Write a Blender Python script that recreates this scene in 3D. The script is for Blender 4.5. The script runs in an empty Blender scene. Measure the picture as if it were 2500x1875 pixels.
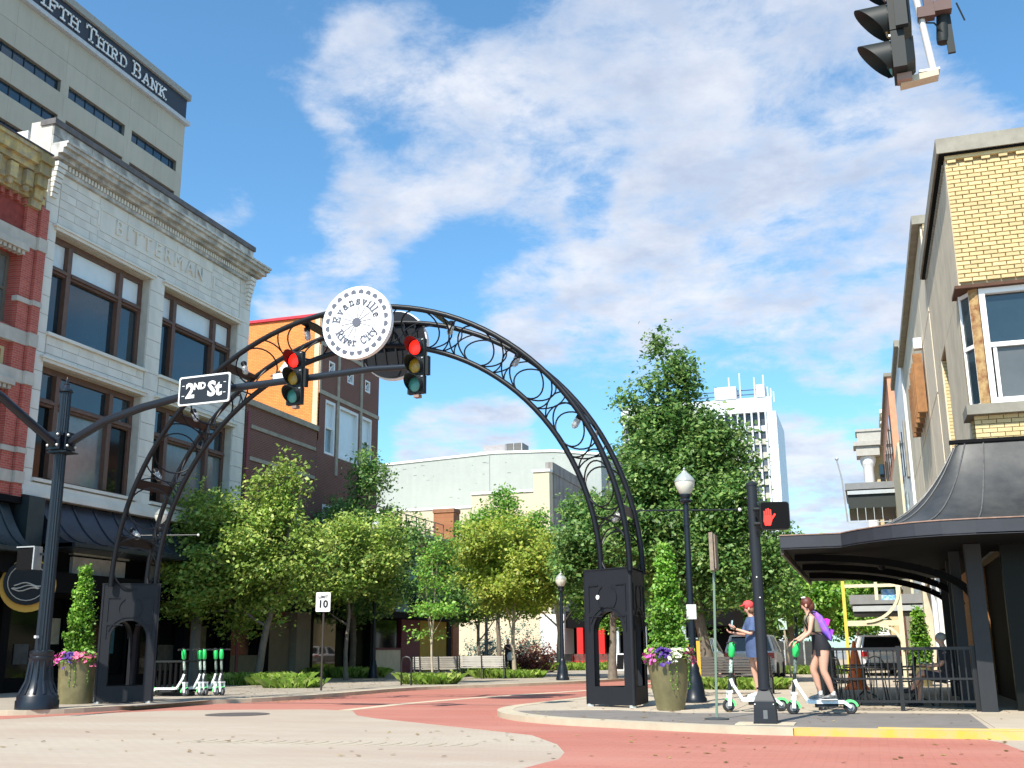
import bpy, math, random
from mathutils import Vector, Matrix
S = bpy.context.scene
COL = S.collection
R = math.radians
# ---------------------------------------------------------------- camera, light, sky
YAW, PITCH, ROLL = 17.8, 13.96, -0.49
def cam_basis():
    y, p, r = R(YAW), R(PITCH), R(ROLL)
    f = Vector((-math.sin(y)*math.cos(p), math.cos(y)*math.cos(p), math.sin(p)))
    rt = Vector((math.cos(y), math.sin(y), 0)); up = rt.cross(f)
    return f, rt*math.cos(r)+up*math.sin(r), -rt*math.sin(r)+up*math.cos(r)
_f, _r, _u = cam_basis()
cd = bpy.data.cameras.new('camera'); cam = bpy.data.objects.new('camera', cd); COL.objects.link(cam)
cd.sensor_width = 36; cd.lens = 36*2629/2500; cd.clip_end = 5000; cd.clip_start = .1
cam.matrix_world = Matrix(((_r.x, _u.x, -_f.x, 0), (_r.y, _u.y, -_f.y, 0), (_r.z, _u.z, -_f.z, 1.15), (0, 0, 0, 1)))
S.camera = cam
SUN_EL, SUN_AZ = 49, 180+12          # azimuth of the sun, clockwise from +Y
sund = bpy.data.lights.new('sun', 'SUN'); sund.energy = 5.0; sund.angle = R(.55); sund.color = (1, .94, .83)
sun = bpy.data.objects.new('sun', sund); COL.objects.link(sun)
sdir = Vector((math.sin(R(SUN_AZ))*math.cos(R(SUN_EL)), math.cos(R(SUN_AZ))*math.cos(R(SUN_EL)), math.sin(R(SUN_EL))))
sun.rotation_euler = (-sdir).to_track_quat('-Z', 'Y').to_euler()
S.view_settings.view_transform = 'Standard'; S.view_settings.look = 'None'
S.view_settings.exposure = 0.60; S.view_settings.gamma = 1
S.view_settings.use_curve_mapping = False
S.render.engine = 'CYCLES'
def build_world():
    w = bpy.data.worlds.new('World'); S.world = w; w.use_nodes = True
    nt = w.node_tree; N = nt.nodes; L = nt.links; N.clear()
    out = N.new('ShaderNodeOutputWorld'); bg = N.new('ShaderNodeBackground'); bg.inputs[1].default_value = .15
    sky = N.new('ShaderNodeTexSky'); sky.sky_type = 'NISHITA'; sky.sun_disc = False
    sky.sun_elevation = R(SUN_EL); sky.sun_rotation = R(SUN_AZ); sky.air_density = 1.0; sky.dust_density = .55; sky.ozone_density = 1.6
    tc = N.new('ShaderNodeTexCoord')
    def math_(op, a, b=None, c=None, clamp=False):
        m = N.new('ShaderNodeMath'); m.operation = op; m.use_clamp = clamp
        for i, q in enumerate((a, b, c)):
            if q is None: continue
            if isinstance(q, (int, float)): m.inputs[i].default_value = q
            else: L.new(q, m.inputs[i])
        return m.outputs[0]
    sep = N.new('ShaderNodeSeparateXYZ'); L.new(tc.outputs['Generated'], sep.inputs[0])
    z = math_('MAXIMUM', sep.outputs[2], 0.0)
    k = math_('DIVIDE', 1.0, math_('ADD', z, .16))
    vm = N.new('ShaderNodeVectorMath'); vm.operation = 'SCALE'
    L.new(tc.outputs['Generated'], vm.inputs[0]); L.new(k, vm.inputs['Scale'])
    mp = N.new('ShaderNodeMapping'); L.new(vm.outputs[0], mp.inputs[0]); mp.inputs['Location'].default_value = (3.1, .7, 0)
    mp.inputs['Scale'].default_value = (1, 1, .6)
    def noise(scale, detail, rough, dist=0):
        n = N.new('ShaderNodeTexNoise'); L.new(mp.outputs[0], n.inputs['Vector'])
        n.inputs['Scale'].default_value = scale; n.inputs['Detail'].default_value = detail
        n.inputs['Roughness'].default_value = rough; n.inputs['Distortion'].default_value = dist
        return n.outputs['Fac']
    n1 = noise(2.9, 9, .62, .35); n2 = noise(8.0, 8, .68, .2)
    fld = math_('ADD', math_('MULTIPLY', n1, .6), math_('MULTIPLY', n2, .4))
    # cloud banks: (direction az from +Y in degrees, elevation, angular radius, weight)
    tot = None
    for az, el, rad, wt in CLOUDS:
        d = Vector((math.sin(R(az))*math.cos(R(el)), math.cos(R(az))*math.cos(R(el)), math.sin(R(el))))
        dp = N.new('ShaderNodeVectorMath'); dp.operation = 'DOT_PRODUCT'
        L.new(tc.outputs['Generated'], dp.inputs[0]); dp.inputs[1].default_value = d
        mr = N.new('ShaderNodeMapRange'); mr.interpolation_type = 'SMOOTHSTEP'
        L.new(dp.outputs['Value'], mr.inputs[0])
        mr.inputs[1].default_value = math.cos(R(rad)); mr.inputs[2].default_value = math.cos(R(rad*.25))
        mr.inputs[3].default_value = 0; mr.inputs[4].default_value = abs(wt)
        tot = mr.outputs[0] if tot is None else math_('ADD' if wt > 0 else 'SUBTRACT', tot, mr.outputs[0])
    tot = math_('MINIMUM', tot, .27)
    # away from the frame the same broken cloud goes on
    v = math_('ADD', fld, tot)
    mask = N.new('ShaderNodeMapRange'); mask.interpolation_type = 'SMOOTHSTEP'; L.new(v, mask.inputs[0])
    mask.inputs[1].default_value = .60; mask.inputs[2].default_value = .83
    m2 = math_('MULTIPLY', mask.outputs[0], .93)
    core = N.new('ShaderNodeMapRange'); L.new(math_('ADD', v, math_('MULTIPLY', n2, .25)), core.inputs[0])
    core.inputs[1].default_value = .70; core.inputs[2].default_value = 1.0
    cc = N.new('ShaderNodeMix'); cc.data_type = 'RGBA'; L.new(core.outputs[0], cc.inputs['Factor'])
    cc.inputs['A'].default_value = (3.4, 3.9, 4.6, 1); cc.inputs['B'].default_value = (2.5, 2.85, 3.6, 1)
    n3 = noise(5.0, 6, .6)
    lit = N.new('ShaderNodeMapRange'); L.new(n3, lit.inputs[0]); lit.inputs[1].default_value = .38; lit.inputs[2].default_value = .66
    c2 = N.new('ShaderNodeMix'); c2.data_type = 'RGBA'; L.new(lit.outputs[0], c2.inputs['Factor'])
    L.new(cc.outputs['Result'], c2.inputs['A']); c2.inputs['B'].default_value = (4.0, 4.15, 4.5, 1)
    tint = N.new('ShaderNodeMix'); tint.data_type = 'RGBA'; tint.blend_type = 'MULTIPLY'; tint.inputs['Factor'].default_value = 1
    L.new(sky.outputs[0], tint.inputs['A']); tint.inputs['B'].default_value = (.60, .93, 1.04, 1)
    mx = N.new('ShaderNodeMix'); mx.data_type = 'RGBA'
    L.new(m2, mx.inputs['Factor']); L.new(tint.outputs['Result'], mx.inputs['A']); L.new(c2.outputs['Result'], mx.inputs['B'])
    L.new(mx.outputs['Result'], bg.inputs[0]); L.new(bg.outputs[0], out.inputs[0])
CLOUDS = [(-29,30.5,4.5,.20),(-23,28.3,7,.26),(-17.8,26.8,6,.22),(-4.6,27,11,.26),(3,23,9,.24),(-2,31,8,.24),(-12,32.5,7,.22),(-12.7,19,7,.24),(-17.9,17.4,4,.20),(-5,19.5,8,.22),
          (-25.7,22.4,4.0,.20),(-33.5,22.7,2.0,.20),(-29.7,18.3,3.0,.22),(-26.5,18.6,3.4,.2),(-21.6,10.6,3.6,.34),(-18.8,11.4,3.2,.32),(-2.9,9.3,3.4,.34),(-1.6,6.6,4.2,.30),(-.8,14.6,3.0,.17),(3.1,16.5,4.5,.2),(2,10,4,.2),
          (-20,13.5,2.6,-.1),(-12.9,23.1,2.2,-.12),(-19.2,25.4,1.8,-.12),(-33,34,6,-.1),
          (60,35,40,.2),(150,40,45,.15),(-120,40,40,.15),(20,60,35,.15)]
build_world()

# ---------------------------------------------------------------- materials
MATS = {}
def mat(name, col=(.5,.5,.5), rough=.7, metal=0, var=0.12, vscale=3, bump=.0, bscale=40, col2=None, spec=.5, emit=None, brick=None, trans=0, streak=0, patch=0, patchcol=None):
    """procedural material; brick=(axis, bw, bh, mortar colour, second colour, mortar size)"""
    if name in MATS: return MATS[name]
    m = bpy.data.materials.new(name); m.use_nodes = True; MATS[name] = m
    nt = m.node_tree; N = nt.nodes; L = nt.links
    p = N['Principled BSDF']; p.inputs['Roughness'].default_value = rough; p.inputs['Metallic'].default_value = metal
    p.inputs['Specular IOR Level'].default_value = spec
    tc = N.new('ShaderNodeTexCoord'); co = tc.outputs['Object']
    if col2 is None: col2 = tuple(c*.55 for c in col)
    def noise(s, d=6, stretch=None):
        n = N.new('ShaderNodeTexNoise'); n.inputs['Scale'].default_value = s; n.inputs['Detail'].default_value = d
        n.inputs['Roughness'].default_value = .65
        if stretch:
            mp = N.new('ShaderNodeMapping'); mp.inputs['Scale'].default_value = stretch; L.new(co, mp.inputs[0]); L.new(mp.outputs[0], n.inputs['Vector'])
        else: L.new(co, n.inputs['Vector'])
        return n.outputs['Fac']
    def mix(f, a, b, bt='MIX'):
        x = N.new('ShaderNodeMix'); x.data_type = 'RGBA'; x.blend_type = bt
        for k, q in (('Factor', f), ('A', a), ('B', b)):
            if isinstance(q, (int, float)): x.inputs[k].default_value = q
            elif isinstance(q, tuple): x.inputs[k].default_value = (*q[:3], 1)
            else: L.new(q, x.inputs[k])
        return x.outputs['Result']
    base = col; bh = None
    if brick:
        ax, bw, bhh, mort, bc2, ms = brick
        mp = N.new('ShaderNodeMapping'); L.new(co, mp.inputs[0])
        if ax == 'x': mp.inputs['Rotation'].default_value = (R(90), R(90), 0)
        sx = N.new('ShaderNodeSeparateXYZ'); L.new(co, sx.inputs[0]); cx = N.new('ShaderNodeCombineXYZ')
        L.new(sx.outputs[1 if ax == 'x' else 0], cx.inputs[0]); L.new(sx.outputs[1 if ax == 'z' else 2], cx.inputs[1])
        bt = N.new('ShaderNodeTexBrick'); L.new(cx.outputs[0], bt.inputs['Vector'])
        bt.inputs['Color1'].default_value = (*col, 1); bt.inputs['Color2'].default_value = (*bc2, 1); bt.inputs['Mortar'].default_value = (*mort, 1)
        bt.inputs['Scale'].default_value = 1; bt.inputs['Brick Width'].default_value = bw; bt.inputs['Row Height'].default_value = bhh
        bt.inputs['Mortar Size'].default_value = ms; bt.inputs['Mortar Smooth'].default_value = .1; bt.inputs['Bias'].default_value = -.1
        base = bt.outputs['Color']; bh = bt.outputs['Fac']
    c = base
    if var:
        mr = N.new('ShaderNodeMapRange'); L.new(noise(vscale, 8), mr.inputs[0])
        mr.inputs[1].default_value = .38; mr.inputs[2].default_value = .68; mr.inputs[4].default_value = min(1, var*3)
        c = mix(mr.outputs[0], base, col2 if not brick else mix(.5, base, col2))
        oi = N.new('ShaderNodeObjectInfo')
        m3 = N.new('ShaderNodeMapRange'); L.new(oi.outputs['Random'], m3.inputs[0]); m3.inputs[3].default_value = 1-var*.7; m3.inputs[4].default_value = 1+var*.5
        c = mix(1.0, c, m3.outputs[0], 'MULTIPLY')
    if patch:
        mr = N.new('ShaderNodeMapRange'); L.new(noise(.35, 10, (.35, 1.6, 1)), mr.inputs[0]); mr.inputs[1].default_value = .42; mr.inputs[2].default_value = .66; mr.inputs[4].default_value = patch
        c = mix(mr.outputs[0], c, patchcol)
        mr = N.new('ShaderNodeMapRange'); L.new(noise(9, 12), mr.inputs[0]); mr.inputs[1].default_value = .62; mr.inputs[2].default_value = .72; mr.inputs[4].default_value = .55
        c = mix(mr.outputs[0], c, tuple(q*.5 for q in col))
    if streak:
        mr = N.new('ShaderNodeMapRange'); L.new(noise(1.6, 7, (1, 1, .13)), mr.inputs[0])
        mr.inputs[1].default_value = .45; mr.inputs[2].default_value = .72; mr.inputs[4].default_value = streak
        c = mix(mr.outputs[0], c, tuple(q*.35 for q in col))
    if isinstance(c, tuple): p.inputs['Base Color'].default_value = (*c, 1)
    else: L.new(c, p.inputs['Base Color'])
    if bump or bh:
        b = N.new('ShaderNodeBump'); b.inputs['Distance'].default_value = .01
        if bh:
            iv = N.new('ShaderNodeMath'); iv.operation = 'SUBTRACT'; iv.inputs[0].default_value = 1; L.new(bh, iv.inputs[1])
            L.new(iv.outputs[0], b.inputs['Height']); b.inputs['Strength'].default_value = .6
        else: L.new(noise(bscale, 5), b.inputs['Height']); b.inputs['Strength'].default_value = bump
        L.new(b.outputs[0], p.inputs['Normal'])
    if emit: p.inputs['Emission Color'].default_value = (*emit[:3], 1); p.inputs['Emission Strength'].default_value = emit[3]
    if trans: p.inputs['Transmission Weight'].default_value = trans
    return m
def leafmat(name, a, b, c, tr=.35):
    if name in MATS: return MATS[name]
    m = bpy.data.materials.new(name); m.use_nodes = True; MATS[name] = m
    nt = m.node_tree; N = nt.nodes; L = nt.links; N.clear()
    g = N.new('ShaderNodeNewGeometry'); cr = N.new('ShaderNodeValToRGB'); L.new(g.outputs['Random Per Island'], cr.inputs[0])
    e = cr.color_ramp.elements; e[0].color = (*a, 1); e[1].color = (*c, 1); e[1].position = 1
    x = e.new(.55); x.color = (*b, 1)
    tc = N.new('ShaderNodeTexCoord'); n = N.new('ShaderNodeTexNoise'); n.inputs['Scale'].default_value = .9; n.inputs['Detail'].default_value = 3
    L.new(tc.outputs['Object'], n.inputs['Vector'])
    mr = N.new('ShaderNodeMapRange'); L.new(n.outputs['Fac'], mr.inputs[0]); mr.inputs[1].default_value = .35; mr.inputs[2].default_value = .65
    mr.inputs[3].default_value = .72; mr.inputs[4].default_value = 1.25
    mu = N.new('ShaderNodeMix'); mu.data_type = 'RGBA'; mu.blend_type = 'MULTIPLY'; mu.inputs['Factor'].default_value = 1
    L.new(cr.outputs[0], mu.inputs['A']); L.new(mr.outputs[0], mu.inputs['B'])
    d = N.new('ShaderNodeBsdfPrincipled'); d.inputs['Roughness'].default_value = .45; d.inputs['Specular IOR Level'].default_value = .35
    t = N.new('ShaderNodeBsdfTranslucent'); o = N.new('ShaderNodeOutputMaterial'); s = N.new('ShaderNodeMixShader'); s.inputs[0].default_value = tr
    L.new(mu.outputs['Result'], d.inputs['Base Color']); L.new(mu.outputs['Result'], t.inputs[0])
    L.new(d.outputs[0], s.inputs[1]); L.new(t.outputs[0], s.inputs[2]); L.new(s.outputs[0], o.inputs[0])
    return m
BLACK = mat('black_paint', (.006,.007,.010), .42, var=.08, spec=.28)
PIER = mat('dark_steel_plate', (.012,.014,.019), .6, var=.1, vscale=5, bump=.15, bscale=120, spec=.3)
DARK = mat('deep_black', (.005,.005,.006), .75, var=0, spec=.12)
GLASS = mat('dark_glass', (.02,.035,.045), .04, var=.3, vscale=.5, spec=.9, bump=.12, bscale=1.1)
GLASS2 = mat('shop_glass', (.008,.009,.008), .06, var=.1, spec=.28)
GLASSP = mat('pale_blind_glass', (.72,.78,.79), .25, var=.05, spec=.6)
GLASSM = mat('grey_blind_glass', (.20,.24,.24), .12, var=.3, vscale=.8, spec=.7, bump=.12, bscale=1.1)
WHITE = mat('white_paint', (.80,.80,.79), .5, var=.03)
STEEL = mat('galvanised_steel', (.55,.55,.54), .4, .5, var=.08)

# ---------------------------------------------------------------- geometry helpers
class Fr:                       # facade frame: origin, u along wall, n outwards, z up
    def __init__(s, o, u, n): s.o, s.u, s.n = Vector(o), Vector(u), Vector(n)
    def p(s, u, z, d=0): return s.o + s.u*u + s.n*d + Vector((0, 0, z))
FL = Fr((-24,0,0), (0,1,0), (1,0,0))
FRs = Fr((2.1,0,0), (0,1,0), (-1,0,0))
def FY(y): return Fr((0,y,0), (1,0,0), (0,-1,0))
class B:
    def __init__(s): s.v = []; s.f = []
    def add(s, v, f):
        k = len(s.v); s.v += [tuple(q) for q in v]; s.f += [tuple(i+k for i in q) for q in f]; return s
    def box(s, x0, y0, z0, x1, y1, z1):
        if x0 > x1: x0, x1 = x1, x0
        if y0 > y1: y0, y1 = y1, y0
        if z0 > z1: z0, z1 = z1, z0
        v = [(x0,y0,z0),(x1,y0,z0),(x1,y1,z0),(x0,y1,z0),(x0,y0,z1),(x1,y0,z1),(x1,y1,z1),(x0,y1,z1)]
        return s.add(v, [(3,2,1,0),(4,5,6,7),(0,1,5,4),(1,2,6,5),(2,3,7,6),(3,0,4,7)])
    def fb(s, F, u0, u1, z0, z1, d0, d1):
        a = F.p(u0, z0, d0); b = F.p(u1, z1, d1); return s.box(a.x, a.y, a.z, b.x, b.y, b.z)
    def ob(s, c, ax, ay, az):    # oriented box from centre and half vectors
        c, ax, ay, az = Vector(c), Vector(ax), Vector(ay), Vector(az)
        v = [c+ax*i+ay*j+az*k for k in (-1,1) for i, j in ((-1,-1),(1,-1),(1,1),(-1,1))]
        return s.add(v, [(3,2,1,0),(4,5,6,7),(0,1,5,4),(1,2,6,5),(2,3,7,6),(3,0,4,7)])
    def bar(s, a, b, w, h, up=(0,0,1)):
        a, b = Vector(a), Vector(b); d = (b-a); l = d.length; d.normalize(); up = Vector(up)
        if abs(d.dot(up)) > .98: up = Vector((1,0,0))
        x = d.cross(up).normalized(); y = x.cross(d)
        return s.ob((a+b)/2, d*(l/2), x*(w/2), y*(h/2))
    def prism(s, pts, vec, smooth=False):   # 3D polygon extruded by vec
        n = len(pts); p = [Vector(q) for q in pts]; v = p + [q+Vector(vec) for q in p]
        nrm = Vector((0,0,0))
        for i in range(n): nrm += p[i].cross(p[(i+1) % n])
        f = [tuple(range(n-1,-1,-1)), tuple(range(n, 2*n))] + [(i,(i+1)%n,n+(i+1)%n,n+i) for i in range(n)]
        if nrm.dot(Vector(vec)) < 0: f = [tuple(reversed(q)) for q in f]
        return s.add(v, f)
    def tube(s, pts, r, n=8, closed=False, cap=True):
        P = [Vector(p) for p in pts]; m = len(P); rr = r if isinstance(r, (list, tuple)) else [r]*m
        v = []; f = []; prev = None
        for i in range(m):
            a = P[(i-1) % m] if (closed or i > 0) else P[i]; b = P[(i+1) % m] if (closed or i < m-1) else P[i]
            t = (b-a).normalized()
            if prev is None:
                up = Vector((0,0,1)) if abs(t.z) < .9 else Vector((1,0,0)); x = t.cross(up).normalized()
            else: x = (prev - t*prev.dot(t)).normalized()
            prev = x; y = t.cross(x)
            for j in range(n):
                a_ = 2*math.pi*j/n; v.append(P[i] + (x*math.cos(a_)+y*math.sin(a_))*rr[i])
        for i in range(m if closed else m-1):
            k = ((i+1) % m)*n
            for j in range(n): f.append((i*n+j, i*n+(j+1) % n, k+(j+1) % n, k+j))
        if cap and not closed: f += [tuple(reversed(range(n))), tuple(range((m-1)*n, m*n))]
        return s.add(v, f)
    def lathe(s, c, prof, n=16, ax=(0,0,1)):
        c = Vector(c); ax = Vector(ax).normalized(); u = ax.cross(Vector((0,1,0)) if abs(ax.y) < .9 else Vector((1,0,0))).normalized(); w = ax.cross(u)
        v = []; f = []; m = len(prof)
        for r_, h in prof:
            for j in range(n):
                a = 2*math.pi*j/n; v.append(c + ax*h + (u*math.cos(a)+w*math.sin(a))*r_)
        for i in range(m-1):
            for j in range(n): f.append((i*n+j, i*n+(j+1) % n, (i+1)*n+(j+1) % n, (i+1)*n+j))
        f += [tuple(reversed(range(n))), tuple(range((m-1)*n, m*n))]
        return s.add(v, f)
    def ball(s, c, r, nu=12, nv=8, rot=None):
        c = Vector(c); r = (r, r, r) if isinstance(r, (int, float)) else r; v = []; f = []
        for i in range(nv+1):
            t = math.pi*i/nv
            for j in range(nu):
                a = 2*math.pi*j/nu; q = Vector((r[0]*math.sin(t)*math.cos(a), r[1]*math.sin(t)*math.sin(a), -r[2]*math.cos(t)))
                v.append(c + (rot @ q if rot else q))
        for i in range(nv):
            for j in range(nu): f.append((i*nu+j, i*nu+(j+1) % nu, (i+1)*nu+(j+1) % nu, (i+1)*nu+j))
        return s.add(v, f)
    def loft(s, secs, n=16, cap=True):      # secs: (centre, halfvec a, halfvec b)
        v = []; f = []
        for c, a, b in secs:
            c, a, b = Vector(c), Vector(a), Vector(b)
            for j in range(n):
                t = 2*math.pi*j/n; v.append(c+a*math.cos(t)+b*math.sin(t))
        m = len(secs)
        for i in range(m-1):
            for j in range(n): f.append((i*n+j, i*n+(j+1) % n, (i+1)*n+(j+1) % n, (i+1)*n+j))
        if cap: f += [tuple(reversed(range(n))), tuple(range((m-1)*n, m*n))]
        return s.add(v, f)
    def grid(s, rows):                       # rows of points -> quads
        n = len(rows[0]); v = [p for r_ in rows for p in r_]
        return s.add(v, [(i*n+j, i*n+j+1, (i+1)*n+j+1, (i+1)*n+j) for i in range(len(rows)-1) for j in range(n-1)])
    def wall(s, F, u0, u1, z0, z1, holes, d0, d1):
        us = sorted({u0, u1, *[h[i] for h in holes for i in (0, 1) if u0 < h[i] < u1]})
        for a, b in zip(us, us[1:]):
            m = (a+b)/2; hs = sorted([(h[2], h[3]) for h in holes if h[0] < m < h[1]]); z = z0
            for q0, q1 in hs:
                if q0 > z: s.fb(F, a, b, z, q0, d0, d1)
                z = max(z, q1)
            if z < z1: s.fb(F, a, b, z, z1, d0, d1)
        return s
    def build(s, name, m, parent=None, smooth=False, local=False, label=None, stuff=False):
        me = bpy.data.meshes.new(name)
        off = Vector((0,0,0))
        if parent is not None and not local:
            q = parent
            while q: off += q.location; q = q.parent
        me.from_pydata([(x-off.x, y-off.y, z-off.z) for x, y, z in s.v] if off.length else s.v, [], s.f)
        if smooth:
            me.polygons.foreach_set('use_smooth', [True]*len(me.polygons))
            try: me.set_sharp_from_angle(angle=R(40))
            except Exception: pass
        me.materials.append(m)
        o = bpy.data.objects.new(name, me); COL.objects.link(o); o.parent = parent
        if label: o['label'] = label
        if stuff: o['kind'] = 'stuff'
        return o
def thing(name, label, cat, loc=(0,0,0), rz=0, group=None):
    o = bpy.data.objects.new(name, None); COL.objects.link(o); o.location = loc; o.rotation_euler = (0,0,rz)
    o['label'] = label; o['category'] = cat; o.empty_display_size = .2
    if group: o['group'] = group
    return o
def tag(o, label, cat, group=None):
    o['label'] = label; o['category'] = cat
    if group: o['group'] = group
    return o
def struct(o): o['kind'] = 'structure'; return o
def kids(o): return [c for c in bpy.data.objects if c.parent == o]
def dup(o, loc, rz, label=None, scale=1):
    def cp(a, par):
        c = a.copy(); COL.objects.link(c); c.parent = par
        for k in TREE.get(a.name, []): cp(k, c)
        return c
    TREE = {}
    for q in bpy.data.objects:
        if q.parent: TREE.setdefault(q.parent.name, []).append(q)
    r = cp(o, None); r.location = loc; r.rotation_euler = (0,0,rz); r.scale = (scale,)*3
    if label: r['label'] = label
    return r
_bc = {}
def blocks(F, rects, bw, bh, name, m, parent, d0=0, dep=.04, gap=.008, cap=300, jit=.004, rng=random.Random(5), first=0, label=None):
    """running-bond pieces laid one by one over rects; beyond the cap one joined part"""
    off = Vector((0,0,0)); q = parent
    while q: off += q.location; q = q.parent
    cnt = first; rest = B(); row = 0
    for u0, u1, z0, z1 in rects:
        nr = max(1, round((z1-z0)/bh)); h = (z1-z0)/nr
        for i in range(nr):
            a = z0+i*h; u = u0; row = i; w = bw if (i % 2 == 0 or (u1-u0) < bw*1.2) else bw/2
            while u < u1-.02:
                e = min(u+w, u1)
                if u1-e < bw*.2: e = u1
                j = rng.uniform(-jit, jit)
                if cnt < cap:
                    W, H = round(e-u-gap, 3), round(h-gap, 3); key = (name, W, H, dep, m.name, tuple(F.u), tuple(F.n))
                    if key not in _bc:
                        b = B(); ux = F.u*(W/2); nx = F.n*(dep/2); zz = Vector((0,0,H/2)); e2 = min(.006, dep*.3)
                        v = []
                        for dz, sh in ((-1, 0), (1, 1)):
                            k = 1-2*e2/W*sh; k2 = 1-2*e2/H*sh
                            for su, sz in ((-1,-1),(1,-1),(1,1),(-1,1)): v.append(nx*dz+ux*su*k+zz*sz*k2)
                        f = [(3,2,1,0),(4,5,6,7),(0,1,5,4),(1,2,6,5),(2,3,7,6),(3,0,4,7)]
                        if F.u.cross(Vector((0,0,1))).dot(F.n) < 0: f = [tuple(reversed(x)) for x in f]
                        me = bpy.data.meshes.new(name); me.from_pydata(v, [], f); me.materials.append(m); _bc[key] = me
                    o = bpy.data.objects.new(name, _bc[key]); COL.objects.link(o); o.parent = parent
                    o.location = F.p((u+e)/2, a+h/2, d0+dep/2+j) - off
                    cnt += 1
                else: rest.fb(F, u+gap/2, e-gap/2, a+gap/2, a+h-gap/2, d0, d0+dep+j)
                u = e; w = bw
    if rest.v: rest.build(name+'_rows', m, parent, stuff=True)
    return cnt
def text(s, F, u, z, size, m, parent, name='letter', d=.0, dep=.02, bold=0, align='CENTER', sx=1, stretch=1):
    cu = bpy.data.curves.new(name, 'FONT'); cu.body = s; cu.size = size; cu.extrude = dep/2; cu.offset = bold; cu.align_x = align; cu.align_y = 'CENTER'
    cu.resolution_u = 2; cu.space_character = sx
    t = bpy.data.objects.new('tmp', cu); COL.objects.link(t)
    bpy.context.view_layer.update()
    me = bpy.data.meshes.new_from_object(t.evaluated_get(bpy.context.evaluated_depsgraph_get())); bpy.data.objects.remove(t)
    M = Matrix(((F.u.x, 0, F.n.x), (F.u.y, 0, F.n.y), (F.u.z, 1, F.n.z)))
    o0 = F.p(u, z, d+dep/2); off = Vector((0,0,0)); q = parent
    while q: off += q.location; q = q.parent
    for v in me.vertices: v.co = M @ Vector((v.co.x*stretch, v.co.y, v.co.z)) + o0 - off
    me.materials.clear(); me.materials.append(m); me.name = name
    o = bpy.data.objects.new(name, me); COL.objects.link(o); o.parent = parent
    return o
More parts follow.
